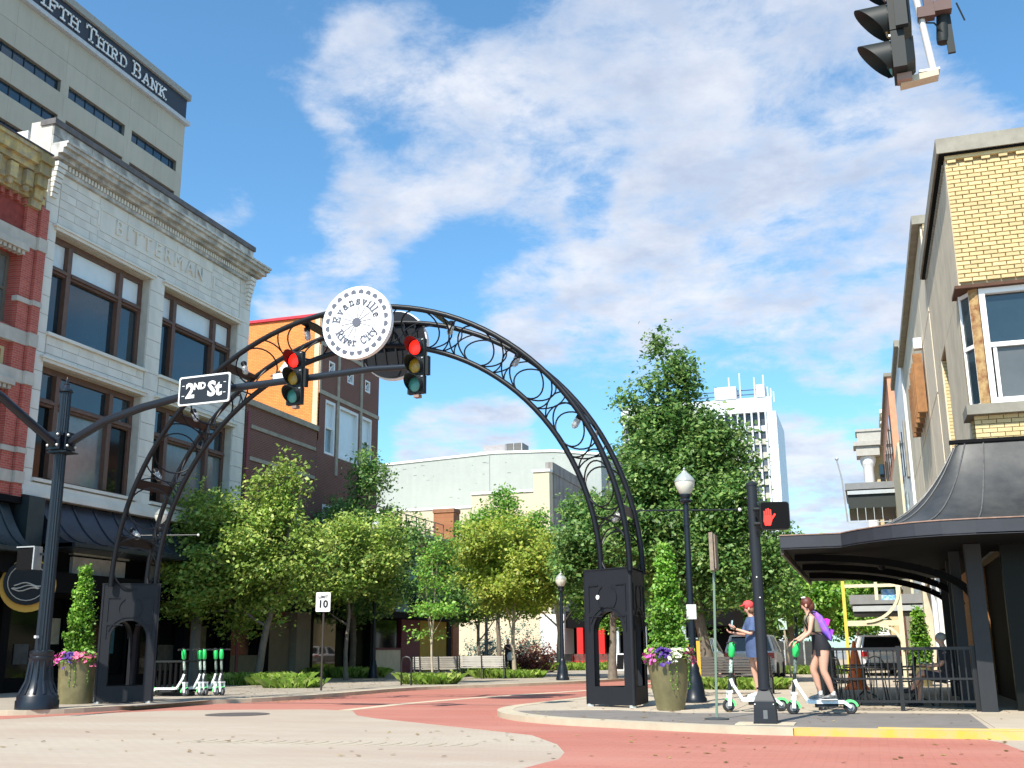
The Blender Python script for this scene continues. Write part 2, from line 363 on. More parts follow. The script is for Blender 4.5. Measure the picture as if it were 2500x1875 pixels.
# stroke glyphs with slab serifs
def arc(cx, cy, rx, ry, a0, a1, n=8): return [(cx+rx*math.cos(R(a0+(a1-a0)*i/n)), cy+ry*math.sin(R(a0+(a1-a0)*i/n))) for i in range(n+1)]
GL = {
 'E': (.72, [[(.12,0),(.12,1)], [(0,0),(.68,0),(.68,.26)], [(0,1),(.64,1),(.64,.76)], [(.12,.52),(.46,.52)], [(.46,.4),(.46,.64)]]),
 'F': (.68, [[(.15,0),(.15,1)], [(0,0),(.34,0)], [(0,1),(.64,1),(.64,.74)], [(.15,.52),(.48,.52)], [(.48,.4),(.48,.64)]]),
 'I': (.36, [[(.16,0),(.16,1)], [(0,0),(.32,0)], [(0,1),(.32,1)]]),
 'T': (.72, [[(.35,0),(.35,1)], [(.2,0),(.5,0)], [(0,.76),(0,1),(.7,1),(.7,.76)]]),
 'H': (.86, [[(.16,0),(.16,1)], [(.66,0),(.66,1)], [(0,0),(.32,0)], [(0,1),(.32,1)], [(.5,0),(.82,0)], [(.5,1),(.82,1)], [(.16,.5),(.66,.5)]]),
 'R': (.82, [[(.15,0),(.15,1)], [(0,0),(.32,0)], [(0,1),(.4,1)]+arc(.4,.75,.22,.25,90,-90)+[(.15,.5)], [(.38,.5),(.66,0),(.8,0)]]),
 'D': (.82, [[(.15,0),(.15,1)], [(0,1),(.36,1)]+arc(.36,.5,.36,.5,90,-90)+[(0,0)]]),
 'B': (.76, [[(.15,0),(.15,1)], [(0,1),(.4,1)]+arc(.4,.76,.2,.24,90,-90)+[(.15,.52)], [(.4,.52)]+arc(.42,.26,.24,.26,90,-90)+[(0,0)]]),
 'A': (.84, [[(.1,0),(.42,1),(.74,0)], [(0,0),(.24,0)], [(.6,0),(.86,0)], [(.22,.36),(.62,.36)]]),
 'N': (.86, [[(.14,0),(.14,1),(.68,0),(.68,1)], [(0,0),(.3,0)], [(0,1),(.14,1)], [(.54,1),(.82,1)]]),
 'K': (.84, [[(.16,0),(.16,1)], [(0,0),(.32,0)], [(0,1),(.32,1)], [(.68,1),(.16,.42)], [(.34,.6),(.7,0)], [(.56,1),(.8,1)], [(.58,0),(.86,0)]]),
 'C': (.78, [arc(.38,.5,.36,.5,40,320,12), [(.68,.98),(.68,.7)]]),
 'v': (.6, [[(.08,.66),(.3,0),(.52,.66)], [(0,.66),(.18,.66)], [(.42,.66),(.6,.66)]]),
 'a': (.6, [arc(.26,.46,.2,.2,160,0,6)+[(.46,0),(.58,0)], arc(.24,.19,.22,.19,90,360,10)+[(.46,.38),(.24,.38)]]),
 'n': (.66, [[(.12,0),(.12,.66)], [(0,.66),(.12,.66)], [(0,0),(.26,0)], [(.12,.46)]+arc(.32,.44,.18,.22,140,0,6)+[(.5,0)], [(.38,0),(.62,0)]]),
 's': (.52, [arc(.25,.48,.2,.17,30,230,8)+arc(.25,.17,.21,.17,70,-160,8), [(.45,.68),(.45,.5)], [(.04,.16),(.04,-.02)]]),
 'i': (.34, [[(.16,0),(.16,.66)], [(.02,.66),(.16,.66)], [(0,0),(.32,0)], [(.16,.86),(.16,.92)]]),
 'l': (.34, [[(.16,0),(.16,1)], [(.02,1),(.16,1)], [(0,0),(.32,0)]]),
 'e': (.58, [[(.05,.35),(.49,.35)]+arc(.27,.34,.22,.32,0,310,12)]),
 'r': (.54, [[(.14,0),(.14,.66)], [(0,.66),(.14,.66)], [(0,0),(.3,0)], [(.14,.42)]+arc(.36,.42,.2,.22,160,60,5)+[(.47,.5)]]),
 't': (.44, [[(.18,.92),(.18,.12)]+arc(.3,.12,.12,.12,180,330,5), [(0,.64),(.38,.64)]]),
 'y': (.6, [[(.08,.66),(.31,.02)], [(.52,.66),(.26,-.12),(.12,-.3),(0,-.26)], [(0,.66),(.18,.66)], [(.42,.66),(.6,.66)]]),
}
def glyph(b, ch, org, ux, uy, n, size, w):
    for st in GL[ch][1]:
        pts = [org+ux*(x*size)+uy*(y*size) for x, y in st]
        for p, q in zip(pts, pts[1:]):
            d = (q-p)
            if d.length < 1e-5: continue
            d.normalize(); x = d.cross(n)
            b.ob((p+q)/2, d*((q-p).length/2+w*.42), x*(w/2), n*(w*.3+(hash((round(p.x,2),round(q.z,2))) % 7)*.0004))
    return GL[ch][0]*size
# ---------------------------------------------------------------- ground
rng = random.Random(11)
M_TAN = mat('stamped_concrete', (.48,.405,.315), .85, var=.18, patch=.9, patchcol=(.36,.28,.22), vscale=.55, brick=('z', .22, .11, (.39,.335,.27), (.50,.435,.355), .005), col2=(.33,.26,.22))
M_RED = mat('red_paving', (.41,.145,.105), .85, patch=.55, patchcol=(.45,.21,.16), var=.16, vscale=.8, brick=('z', .22, .11, (.35,.125,.092), (.45,.16,.115), .006), col2=(.32,.12,.095))
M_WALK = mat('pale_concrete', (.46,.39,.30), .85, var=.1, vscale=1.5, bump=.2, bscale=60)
M_CURB = mat('cream_curb', (.52,.45,.33), .85, var=.15, vscale=2, bump=.2, bscale=50)
M_ASPH = mat('worn_asphalt', (.20,.18,.165), .9, var=.15, vscale=2, bump=.3, bscale=120)
M_YEL = mat('worn_yellow_paint', (.60,.38,.05), .75, var=.5, vscale=4, col2=(.45,.36,.2))
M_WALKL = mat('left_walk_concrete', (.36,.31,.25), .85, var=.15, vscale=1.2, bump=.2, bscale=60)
struct(B().box(-1500,-1500,-.3,1500,2500,-.03).build('ground', mat('far_ground', (.25,.25,.23), .95)))
struct(B().box(-90,-30,-.029,70,130,0).build('road', M_TAN))
redp = [(-90,14.8),(-18,15.4),(-15.6,17.1),(-15.3,18.2),(-14.9,19.4),(-14.3,20.4),(-12.8,21.0),(-11.2,21.35),(-10.2,20.9),(-9.4,19.45),(-8.6,18.6),(-7.26,17.5),(-5.7,16.2),(-4.66,15.3),(-3.9,13.9),(-3.5,12.8),(-3.35,12),(-3.45,11),(-3.9,9.5),(-5,7),(2.6,7),(2.0,12),(1.55,14.2),(1.45,15.2),(1.2,16.0),(-.5,17),(-5,18.5),(-5,120),(-20,120),(-20,18.7),(-90,18.7)]
struct(B().prism([(x,y,.0) for x,y in redp], (0,0,.004)).build('red_paving', M_RED))
def strip(path, w, z0, z1, b=None, side=0):
    b = b or B(); P = [Vector((x,y,0)) for x,y in path]; L_, R_ = [], []
    for i, p in enumerate(P):
        t = (P[min(i+1,len(P)-1)]-P[max(i-1,0)]).normalized(); n = Vector((-t.y,t.x,0))
        L_.append(p+n*w*(.5+side/2)); R_.append(p-n*w*(.5-side/2))
    for i in range(len(P)-1):
        a, c, d, e = L_[i], L_[i+1], R_[i+1], R_[i]; k = i*.0004
        b.add([(q.x,q.y,z0) for q in (a,c,d,e)]+[(q.x,q.y,z1) for q in (a,c,d,e)], [(0,1,2,3),(7,6,5,4),(0,4,5,1),(1,5,6,2),(2,6,7,3),(3,7,4,0)])
    return b
def smooth_path(p, k=2):
    for _ in range(k):
        q = [p[0]]
        for a, b_ in zip(p, p[1:]): q += [(a[0]*.75+b_[0]*.25, a[1]*.75+b_[1]*.25), (a[0]*.25+b_[0]*.75, a[1]*.25+b_[1]*.75)]
        p = q+[p[-1]]
    return p
stripe = smooth_path([(-10.4,20.9),(-10.4,22.5),(-10.3,24.2),(-9.85,26.9),(-9.05,29.8),(-8,33),(-7.6,38),(-7.4,60)])
struct(strip(stripe, .32, .004, .008).build('cream_band', M_CURB))
lcurb = smooth_path([(-90,17.9),(-18,17.9),(-16.5,18.1),(-15.7,19.0),(-15.4,21.3),(-15.2,23),(-14.2,24.7),(-14.0,28.8),(-14,31),(-13.6,33.1),(-12,35.6),(-11,37.5),(-10,40),(-8.8,46),(-8.3,60),(-8.3,120)])
rcurb = smooth_path([(30,15.72),(6,15.78),(1.4,15.82),(-.2,15.9),(-1.6,16.05),(-2.6,16.45),(-3.6,16.95),(-4.8,17.5),(-5.9,18.5),(-6.6,19.8),(-6.9,21.4),(-6.6,23.6),(-6.2,28),(-5.8,34),(-5.6,45),(-5.6,120)])
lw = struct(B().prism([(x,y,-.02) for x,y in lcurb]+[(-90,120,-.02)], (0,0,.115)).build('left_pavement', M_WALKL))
struct(strip(lcurb, .34, 0, .1, side=.0).build('left_curb', M_CURB))
rw = struct(B().prism([(x,y,-.02) for x,y in rcurb]+[(30,120,-.02)], (0,0,.115)).build('right_pavement', M_WALK))
i0 = next(i for i,(x,y) in enumerate(rcurb) if x < -1.2)
struct(strip(rcurb[i0-1:], .30, 0, .1).build('right_curb', M_CURB))
yc = struct(strip(rcurb[:i0], .24, 0, .101).build('yellow_curb', M_YEL))
strip([(x,y+.34) for x,y in rcurb[1:i0-3]], .17, .0, .1025).build('painted_line', M_YEL, yc)
# dark asphalt ramp area and concrete slabs behind it
inn = [(x,y) for x,y in rcurb if -6.4 < x < 1.42 and y < 20.4]
asp = [(x+(.10 if x<-4 else 0), y+.30) for x,y in inn]
struct(B().prism([(x,y,.096) for x,y in [(1.42,16.3)]+asp[1:]+[(-5.3,19.9),(-4.5,20.1),(-3.1,19.3),(-1.2,19.75),(1.45,19.8)]], (0,0,.0045)).build('asphalt_ramp', M_ASPH))
slab_m = M_WALK; SL = {}
def slab(x, y, w, h, parent, m=slab_m, z=.095):
    k = (round(w,2), round(h,2), m.name)
    if k not in SL:
        me = bpy.data.meshes.new('slab'); b = B().box(-w/2+.008,-h/2+.008,0,w/2-.008,h/2-.008,.0075)
        me.from_pydata(b.v, [], b.f); me.materials.append(m); SL[k] = me
    o = bpy.data.objects.new('slab', SL[k]); COL.objects.link(o); o.parent = parent; o.location = (x+w/2, y+h/2, z)
for i in range(9):
    for j in range(14):
        x, y = -5.4+i*1.5, 20.2+j*1.5
        slab(x, y, 1.5, 1.5, rw)
for i in range(5): slab(1.5+i*1.4, 16.45, 1.4, 1.6, rw); slab(1.5+i*1.4, 18.05, 1.4, 2.1, rw)
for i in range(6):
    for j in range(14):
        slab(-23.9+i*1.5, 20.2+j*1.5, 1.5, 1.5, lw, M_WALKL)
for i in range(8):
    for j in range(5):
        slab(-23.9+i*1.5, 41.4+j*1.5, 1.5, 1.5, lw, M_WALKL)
mh = B(); mh.lathe((-11.9,19.3,.003), [(.62,0),(.62,.006),(.0,.0061)], 32)
o = mh.build('manhole_cover', mat('cast_iron', (.10,.085,.08), .7, var=.2, vscale=8, bump=.4, bscale=30)); tag(o, 'round rusty iron manhole cover flush in the tan intersection paving', 'manhole cover')
wl = B()
for k in range(20):
    u = k/19; cx, cy = -8.9+4.0*u, 13.45+.15*u; pts = [(cx+.30*math.cos(R(a))-.3, cy+.42*math.sin(R(a)), .003) for a in range(-50,51,20)]
    wl.tube(pts, .004, 4)
wl.build('scalloped_pale_lines', M_CURB)['kind'] = 'structure'  # row of thin pale crescent arcs lying flush on the tan paving

# ---------------------------------------------------------------- left row: red brick corner building
RB = mat('red_brick', (.40,.07,.05), .85, var=.18, vscale=1.2, brick=('x', .215, .073, (.40,.24,.19), (.50,.11,.08), .008))
REDP = mat('red_terracotta_panel', (.30,.05,.035), .8, var=.3, vscale=4)
TRIM = mat('pale_stone_trim', (.56,.52,.45), .8, var=.15, vscale=2, streak=.25)
CORN = mat('weathered_yellow_cornice', (.58,.45,.18), .85, var=.5, vscale=4, streak=.95, bump=.6, bscale=14, col2=(.30,.27,.22))
TERRA = mat('pale_terracotta', (.74,.71,.635), .7, var=.06, vscale=1.2, streak=.18)
TERRAW = mat('stained_terracotta', (.56,.545,.50), .85, var=.35, vscale=2.2, streak=.85, col2=(.24,.235,.22))
BRN = mat('brown_window_frame', (.14,.075,.052), .6, var=.2, vscale=6, streak=.3)
cb = thing('corner_building', 'red brick corner building with pale stone bands and a peeling yellow cornice', 'building', (-24,12,0))
holes = [(22.6,25.05,10.9,13.2),(22.6,25.0,6.5,9.1),(18,21.6,10.9,13.2),(18,21.6,6.5,9.1)]
B().wall(FL, 12, 25.95, 5.7, 15.4, holes, -.5, 0).build('wall', RB, cb)
B().box(-40,12,.1,-24.5,25.9,15.4).build('back_wall', RB, cb)
B().wall(FL, 12, 25.95, 14.0, 14.75, [], 0, .03).fb(FL,12,25.3,13.95,14.7,.035,.04).build('frieze_panel', REDP, cb)
pil = B().fb(FL,25.1,25.55,5.7,14.9,0,.16).fb(FL,25.58,25.93,5.7,14.9,0,.26).fb(FL,21.7,22.2,5.7,14.9,0,.16); pil.build('brick_pilaster', RB, cb)
for z, h, u0 in ((13.45,.42,12),(11.65,.16,25.0),(10.35,.42,12),(9.15,.40,12),(7.05,.16,25.0),(6.15,.35,12)):
    B().fb(FL,u0,25.56,z,z+h,0,.2).fb(FL,25.57,25.95,z,z+h,.0,.3).build('stone_band', TRIM, cb)
for z in (13.25,9.0):
    d = B().fb(FL,22.3,25.2,z,z+.2,0,.3)
    for i in range(15): d.fb(FL,22.35+i*.19,22.46+i*.19,z-.12,z,0,.22)
    d.build('dentil_lintel', TRIM, cb)
for i in range(22): B().fb(FL,18.2+i*.34,18.34+i*.34,14.78,14.98,0,.14).build('corbel', RB, cb)
for k,(a,b_,c,d_) in enumerate(holes):
    w = B().fb(FL,a,a+.12,c,d_,-.4,-.28).fb(FL,b_-.12,b_,c,d_,-.4,-.28).fb(FL,a+.12,b_-.12,c,c+.12,-.4,-.28).fb(FL,a+.12,b_-.12,d_-.12,d_,-.4,-.28).fb(FL,a+.12,b_-.12,(c+d_)/2-.04,(c+d_)/2+.04,-.38,-.26)
    wf = w.build('window', mat('olive_frame', (.16,.14,.11), .6), cb); B().fb(FL,a+.1,b_-.1,c+.1,d_-.1,-.36,-.34).build('pane', GLASSM, wf)
B().fb(FL,24.55,25.02,7.7,8.5,0,.0).fb(FL,23.4,24.9,9.62,10.15,.0,.03).build('spandrel_panel', mat('yellow_panel', (.55,.45,.22), .8), cb)
B().fb(FL,23.55,24.75,9.72,10.05,.03,.05).build('spandrel_inset', REDP, cb)
cn = B()
for z0,z1,d in ((15.0,15.2,.32),(15.2,15.75,.46),(15.75,15.95,.75),(15.95,16.3,.95),(16.3,16.42,1.05)): cn.fb(FL,12,25.93-d*.65,z0,z1,-.3,d*.72)
cor = cn.build('cornice', CORN, cb)
r2 = random.Random(3)
for u in (25.55,22.0,18.5):
    b = B()
    for z0,z1,d,w in ((14.75,15.0,.4,.44),(15.0,15.35,.55,.38),(15.35,15.7,.8,.44),(15.7,16.05,.98,.5),(16.05,16.3,1.12,.56)): b.fb(FL,u-w/2-.12-d*.35,u+w/2-.12-d*.35,z0,z1,0,d*.74)
    b.build('console', CORN, cb)
for i in range(10):
    b = B().fb(FL,18.6+i*.66,18.9+i*.66,15.22,15.7,.3,.52).fb(FL,18.66+i*.66,18.84+i*.66,15.06,15.22,.2,.42); b.ball((-24+.38,18.75+i*.66,15.15),(.1,.12,.14),8,6)
    b.build('bracket', CORN, cb)
B().fb(FL,12,25.3,16.42,16.47,-.35,.79).build('cornice_flashing', mat('dark_purple_metal', (.06,.045,.06), .5), cb)

def awning(name_parent, u0, u1, z1, z0, dep, nrib, m=BLACK, F=FL, lab=None):
    rows = []
    for i in range(11):
        s = i/10; rows.append([F.p(u, z0+(z1-z0)*(s**2.0), dep*(1-s)**1.0+.05) for u in (u0, u1)])
    prof = [(dep*(1-i/10)+.05, z0+(z1-z0)*(i/10)**2.0) for i in range(11)]
    b = B().grid(rows); b.add([F.p(u0,z,d) for d,z in prof]+[F.p(u0,z0,.05)], [tuple(range(12))]); b.add([F.p(u1,z,d) for d,z in prof]+[F.p(u1,z0,.05)], [tuple(range(12))])
    b.fb(F,u0,u1,z0-.12,z0,dep-.05,dep+.06); b.fb(F,u0,u1,z0-.14,z0-.12,0,dep)
    a = b.build('metal_awning', m, name_parent, label=lab)
    for k in range(nrib):
        u = u0+(u1-u0)*(k+.5)/nrib
        B().tube([F.p(u,z+.01,d+.01) for d,z in prof], .03, 5).build('rib', m, a)
    return a
AWN = mat('dark_blue_awning_metal', (.03,.037,.052), .36, .25, var=.3, vscale=1.5, spec=.5)
AWNT = mat('dark_teal_awning_metal', (.03,.045,.05), .4, .2, var=.2, vscale=2)
awning(cb, 12, 25.7, 5.55, 4.15, 1.3, 16, AWNT)
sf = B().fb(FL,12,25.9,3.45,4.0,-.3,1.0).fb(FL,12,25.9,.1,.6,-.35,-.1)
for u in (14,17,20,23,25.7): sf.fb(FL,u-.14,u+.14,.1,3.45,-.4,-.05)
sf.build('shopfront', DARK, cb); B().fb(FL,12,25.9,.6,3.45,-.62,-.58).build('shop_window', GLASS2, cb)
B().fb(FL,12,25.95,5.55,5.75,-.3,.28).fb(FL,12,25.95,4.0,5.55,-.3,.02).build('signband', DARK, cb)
ov = thing('oval_shop_sign', 'oval black and gold shop sign hanging at the far left under the awning', 'sign', (-22.7,25.45,3.1))
B().lathe((-22.78,25.5,3.1),[(.0,0),(.75,0),(.75,.08),(0,.081)],28,(.75,-.66,0)).build('gold_backing', mat('gold_yellow', (.65,.36,.04), .5), ov)
B().lathe((-22.69,25.38,3.18),[(0,0),(.64,0),(.64,.06),(0,.061)],28,(.75,-.66,0)).build('black_face', BLACK, ov)
B().tube([(-22.64+.51*math.cos(a)*.66,25.31+.51*math.cos(a)*.75,3.18+.51*math.sin(a)) for a in [i*math.pi/12 for i in range(24)]], .012, 5, closed=True).build('cream_outline', TRIM, ov)
sw = B(); 
for k in range(3): sw.tube([(-22.63+(x)*.66,25.30+(x)*.75,2.98+k*.07+.05*math.sin(x*9+k)) for x in [i/10-.4+.03*k for i in range(8)]], .016, 5)
sw.build('scroll_mark', TRIM, ov)
B().tube([(-23.9,25.5,3.75),(-22.75,25.5,3.75)],.02,6).build('bracket_arm', BLACK, ov)

# ---------------------------------------------------------------- pale terracotta building (BITTERMAN)
bt = thing('terracotta_building', 'pale terracotta three storey block with big brown windows and carved BITTERMAN name', 'building', (-24,26,0))
B().box(-45,26.0,.1,-24.9,38.3,17.6).build('back_wall', WHITE, bt)
B().box(-45,25.98,16.3,-25.0,26.3,17.95).build('side_parapet', mat('white_painted_brick', (.82,.81,.82), .8, var=.05, brick=('y', .22, .075, (.62,.6,.62), (.86,.85,.86), .006)), bt)
W3 = [(26.6,31.55,11.1,14.5),(32.4,37.45,11.1,14.5)]; W2 = [(26.6,31.55,6.45,10.1),(32.4,37.45,6.45,10.1)]
B().wall(FL, 26, 38.3, 6.0, 18.2, W3+W2, -.9, -.04).build('wall', mat('terracotta_joint', (.56,.53,.46), .9), bt)
n = 0
rects = [(26.0,26.58,6.1,16.55),(31.57,32.38,6.1,14.75),(37.47,38.3,6.1,16.55),(26.62,31.53,10.14,11.0),(32.42,37.43,10.14,11.0),
         (26.6,28.5,14.78,16.5),(35.4,37.44,14.78,16.5),(28.5,35.4,14.78,15.3),(28.5,35.4,16.1,16.5)]
for r_ in rects:
    thin = (r_[1]-r_[0]) < 1
    n = blocks(FL, [r_], .95 if thin else 1.5, .62 if thin else .29, 'terracotta_block', TERRA, bt, d0=-.04, dep=.05, gap=.007, first=n, jit=.002)
# stained parapet blocks above the cornice
n2 = blocks(FL, [(26.0,38.3,17.3,18.02)], 1.25, .36, 'parapet_block', TERRAW, bt, d0=-.04, dep=.06, gap=.01, jit=.008)
B().fb(FL,25.95,38.35,18.02,18.22,-.5,.1).build('coping', mat('dark_coping', (.12,.11,.11), .7, var=.3), bt)
c = B()
for z0,z1,d in ((16.5,16.62,.12),(16.82,16.95,.32),(16.95,17.12,.5),(17.12,17.24,.62),(17.24,17.32,.68)): c.fb(FL,25.97,38.36+d*.6,z0,z1,0,d)
c.build('cornice', TERRAW, bt)
B().fb(FL,38.3,38.6,16.62,17.32,-.9,-.01).build('cornice_return', TERRAW, bt)
for i in range(74): 
    b = B().fb(FL,26.4+i*.158,26.49+i*.158,16.63,16.8,.02,.16)
    if i == 0: d0 = b.build('dentil', TERRA, bt)
    else:
        o = d0.copy(); COL.objects.link(o); o.location = d0.location + Vector((0,i*.158,0))
for u in (26.25,38.0):
    b = B()
    for k in range(7): b.fb(FL,u-.2+k*.012,u+.2-k*.012,16.55-k*.17,16.7-k*.17,0,.3-k*.035)
    b.build('console', TERRA, bt)
# name panel
pn = B(); z0, z1, u0, u1 = 15.3, 16.1, 28.6, 35.35
pn.fb(FL,28.5,35.4,15.3,16.1,-.04,.0)
pn.fb(FL,u0,u1,z1-.05,z1,0,.03); pn.fb(FL,u0,u1,z0,z0+.05,0,.03)
for u in (u0, u1): pn.fb(FL,u-.03,u+.03,z0+.05,z1-.05,0,.03)
for u, s in ((u0-.12,-1),(u1+.12,1)): pn.fb(FL,u-.05,u+.05,z0+.15,z1-.15,0,.05)
pnl = pn.build('name_panel', TERRA, bt)
lu = 29.25
for ch, w in zip('BITTERMAN', (.62,.36,.62,.62,.6,.62,.78,.66,.62)):
    text(ch, FL, lu+w/2, 15.7, .78, TERRA, pnl, 'letter', d=.0, dep=.07, bold=0, stretch=1.0); lu += w
for (a,b_,c,d_) in W3+W2:       # moulded window surrounds
    s = B().fb(FL,a-.12,b_+.1,d_+.02,d_+.12,0,.09).fb(FL,a-.2,b_+.15,d_+.12,d_+.2,0,.15)
    s.build('window_head', TERRA, bt)
    B().fb(FL,a-.05,b_+.05,c-.1,c,-.2,.12).build('sill', TERRA, bt)
def tri_window(a, b_, c, d_, transom, mats, open_=False):
    w = B(); dd = (-.5,-.34)
    ms = [a+(b_-a)*.205, a+(b_-a)*.735]
    for u in (a, b_-.17): w.fb(FL,u,u+.17,c,d_,*dd)
    w.fb(FL,a+.17,b_-.17,c,c+.13,*dd); w.fb(FL,a+.17,b_-.17,d_-.2,d_,*dd)
    for u in ms: w.fb(FL,u-.1,u+.1,c+.13,d_-.2,-.52,-.24)
    segs = [(a+.17,ms[0]-.1),(ms[0]+.1,ms[1]-.1),(ms[1]+.1,b_-.17)]
    for s0,s1 in segs: w.fb(FL,s0,s1,transom-.12,transom+.12,-.5,-.28); w.fb(FL,s0,s1,transom-.04,transom+.05,-.28,-.2)
    wo = w.build('window', BRN, bt)
    for k,(s0,s1) in enumerate(segs):
        B().fb(FL,s0-.02,s1+.02,transom+.1,d_-.18,-.44,-.42).build('transom_pane', mats[k], wo)
        B().fb(FL,s0-.02,s1+.02,c+.11,transom-.1,-.44,-.42).build('pane', mats[k+3], wo)
for q, T, mm in ((W3[0],13.35,(GLASSP,)*3+(GLASS,GLASS,GLASS)), (W3[1],13.35,(GLASSP,)*3+(GLASS,GLASS,GLASS)),
                 (W2[0],8.95,(GLASS,)*3+(GLASS2,GLASSM,GLASS2)), (W2[1],8.95,(GLASS,GLASS,GLASS)+(GLASS2,GLASSM,GLASSM))):
    tri_window(*q, T, mm)
# white pillar seen inside the top-left room
B().fb(FL,29.0,29.5,11.2,13.2,-2.2,-1.8).build('room_pillar', WHITE, bt)
B().fb(FL,26.0,38.3,6.0,6.1,-.3,.2).fb(FL,26.0,38.3,6.1,6.3,-.05,.08).fb(FL,25.98,38.3,5.85,6.0,-.3,.28).build('belt_course', TERRA, bt)
awning(bt, 26.9, 37.9, 5.8, 4.45, 1.5, 11, AWN)
B().fb(FL,26.02,26.7,4.3,5.8,-.3,.5).build('awning_end_pier', AWNT, bt)
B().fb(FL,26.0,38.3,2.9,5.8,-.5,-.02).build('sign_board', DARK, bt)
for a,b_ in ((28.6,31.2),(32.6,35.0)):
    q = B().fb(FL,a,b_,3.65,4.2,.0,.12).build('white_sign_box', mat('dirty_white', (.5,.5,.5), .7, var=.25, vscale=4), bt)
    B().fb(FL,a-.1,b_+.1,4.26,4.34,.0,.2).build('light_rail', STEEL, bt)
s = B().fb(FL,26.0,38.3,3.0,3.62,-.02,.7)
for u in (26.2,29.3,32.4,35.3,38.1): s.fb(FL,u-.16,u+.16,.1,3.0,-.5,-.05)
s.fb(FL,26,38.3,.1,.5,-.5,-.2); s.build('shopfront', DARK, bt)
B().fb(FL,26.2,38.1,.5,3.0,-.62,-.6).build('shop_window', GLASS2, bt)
B().fb(FL,35.5,35.9,.1,3.0,-.05,.12).build('grey_shop_pilaster', mat('dull_grey_stone', (.25,.24,.22), .8), bt)  # pilaster stone in a plain mid grey

for u, w_, z0, h_, c_ in ((28.6,.5,1.5,.8,(.45,.42,.28)),(30.2,.05,.5,2.5,(.12,.12,.12)),(31.4,.4,1.2,.9,(.05,.16,.17)),(33.2,.05,.5,2.5,(.14,.14,.14)),(34.3,1.0,.6,.9,(.10,.09,.07)),(36.6,.7,1.0,1.2,(.22,.20,.12)),(27.2,.6,.9,.6,(.14,.12,.10))):
    B().fb(FL,u,u+w_,z0,z0+h_,-.595,-.57).build('window_display', mat('display_%d' % int(c_[1]*1000), c_, .7, var=.5, vscale=4), bt)
# ---------------------------------------------------------------- dark brown brick pair
DBR = mat('dark_brown_brick', (.15,.055,.04), .85, var=.12, vscale=1, brick=('x', .215, .075, (.30,.18,.14), (.18,.07,.05), .009))
ORB = mat('orange_painted_brick', (.86,.30,.075), .8, var=.2, vscale=2.5, brick=('y', .23, .078, (.50,.15,.04), (.93,.37,.10), .008))
STN = mat('weathered_limestone', (.42,.37,.29), .85, var=.2, vscale=3, streak=.3)
lb = thing('low_brown_building', 'two storey dark brown brick building with thin limestone bands beside the pale block', 'building', (-24,38.4,0))
B().wall(FL,38.42,44.6,3.3,11.3,[(39.4,40.6,5.0,7.3),(42.2,43.4,5.0,7.3)],-.5,0).build('wall', DBR, lb)
B().box(-60,38.45,.1,-24.5,44.55,11.25).build('back_wall', DBR, lb)
B().fb(FL,38.42,44.6,11.3,11.55,-.55,.12).build('coping', STN, lb)
for z in (10.35,9.0): B().fb(FL,38.8,44.5,z,z+.16,0,.05).build('stone_band', STN, lb)
B().tube([(-23.9,38.48,.2),(-23.9,38.48,11)],.06,6).build('drainpipe', mat('maroon_pipe', (.22,.03,.04), .5), lb)
for a in (39.4,42.2):
    w = B().fb(FL,a,a+.1,5,7.3,-.3,-.1).fb(FL,a+1.1,a+1.2,5,7.3,-.3,-.1).fb(FL,a+.1,a+1.1,6.1,6.2,-.3,-.1).fb(FL,a+.1,a+1.1,5,5.1,-.3,-.1).fb(FL,a+.1,a+1.1,7.2,7.3,-.3,-.1).build('window', WHITE, lb)
    B().fb(FL,a+.08,a+1.12,5.08,7.22,-.22,-.2).build('pane', GLASSM, w)
sf = B().fb(FL,38.42,44.6,2.95,3.3,-.5,.9).fb(FL,40.8,41.1,.1,2.95,-.4,0)
sf.build('shopfront', DARK, lb)
B().fb(FL,43.25,44.5,.1,2.95,-.5,.1).build('pilaster', mat('taupe_stone', (.30,.27,.22), .8), lb)
B().fb(FL,41.2,43.15,.12,2.45,-.3,-.22).build('door', mat('tan_door', (.26,.22,.16), .7), lb); B().fb(FL,38.5,40.7,.4,2.9,-.42,-.4).build('shop_window', GLASS2, lb)
B().fb(FL,38.5,40.7,.12,1.1,-.38,-.3).build('kick_panel', mat('olive_panel', (.22,.20,.13), .8), lb)
tb = thing('tall_brown_building', 'tall dark brown brick building with an orange painted side wall and white windows', 'building', (-24,44.6,0))
hs = [(45.37,46.45,10.4,13.05),(46.85,49.0,10.4,13.05),(49.4,50.6,10.4,13.05),(45.37,46.45,5.2,8.0),(46.85,49.0,5.2,8.0),(49.4,50.6,5.2,8.0)]
xs = [(45.6,46.22,14.4,15.03),(47.6,48.3,14.4,15.03),(49.65,50.26,14.4,15.03)]
B().wall(FL,44.62,51.35,3.3,17.0,hs+xs,-.5,0).build('wall', DBR, tb)
B().box(-46,44.75,.1,-24.5,51.3,16.9).build('back_wall', DBR, tb)
B().box(-46,44.6,10.9,-24.0,44.74,17.0).build('orange_side_wall', ORB, tb)
B().box(-24.28,44.57,11.5,-24.02,44.6,17.0).build('pale_corner_strip', mat('cream_paint', (.72,.62,.42), .8), tb)
B().box(-46,44.5,17.0,-24.0,44.85,17.13).build('red_coping', mat('red_metal', (.62,.03,.05), .5), tb)
B().fb(FL,44.75,51.4,17.0,17.2,-.5,.08).build('parapet_coping', STN, tb)
tr = B()
for z in (13.2,15.6): tr.fb(FL,44.62,51.35,z,z+.2,0,.05)
for u in (46.62,49.2): tr.fb(FL,u-.11,u+.11,9.5,13.2,0,.055); tr.fb(FL,u-.11,u+.11,13.4,15.6,0,.055); tr.fb(FL,u-.11,u+.11,15.8,17.0,0,.055)
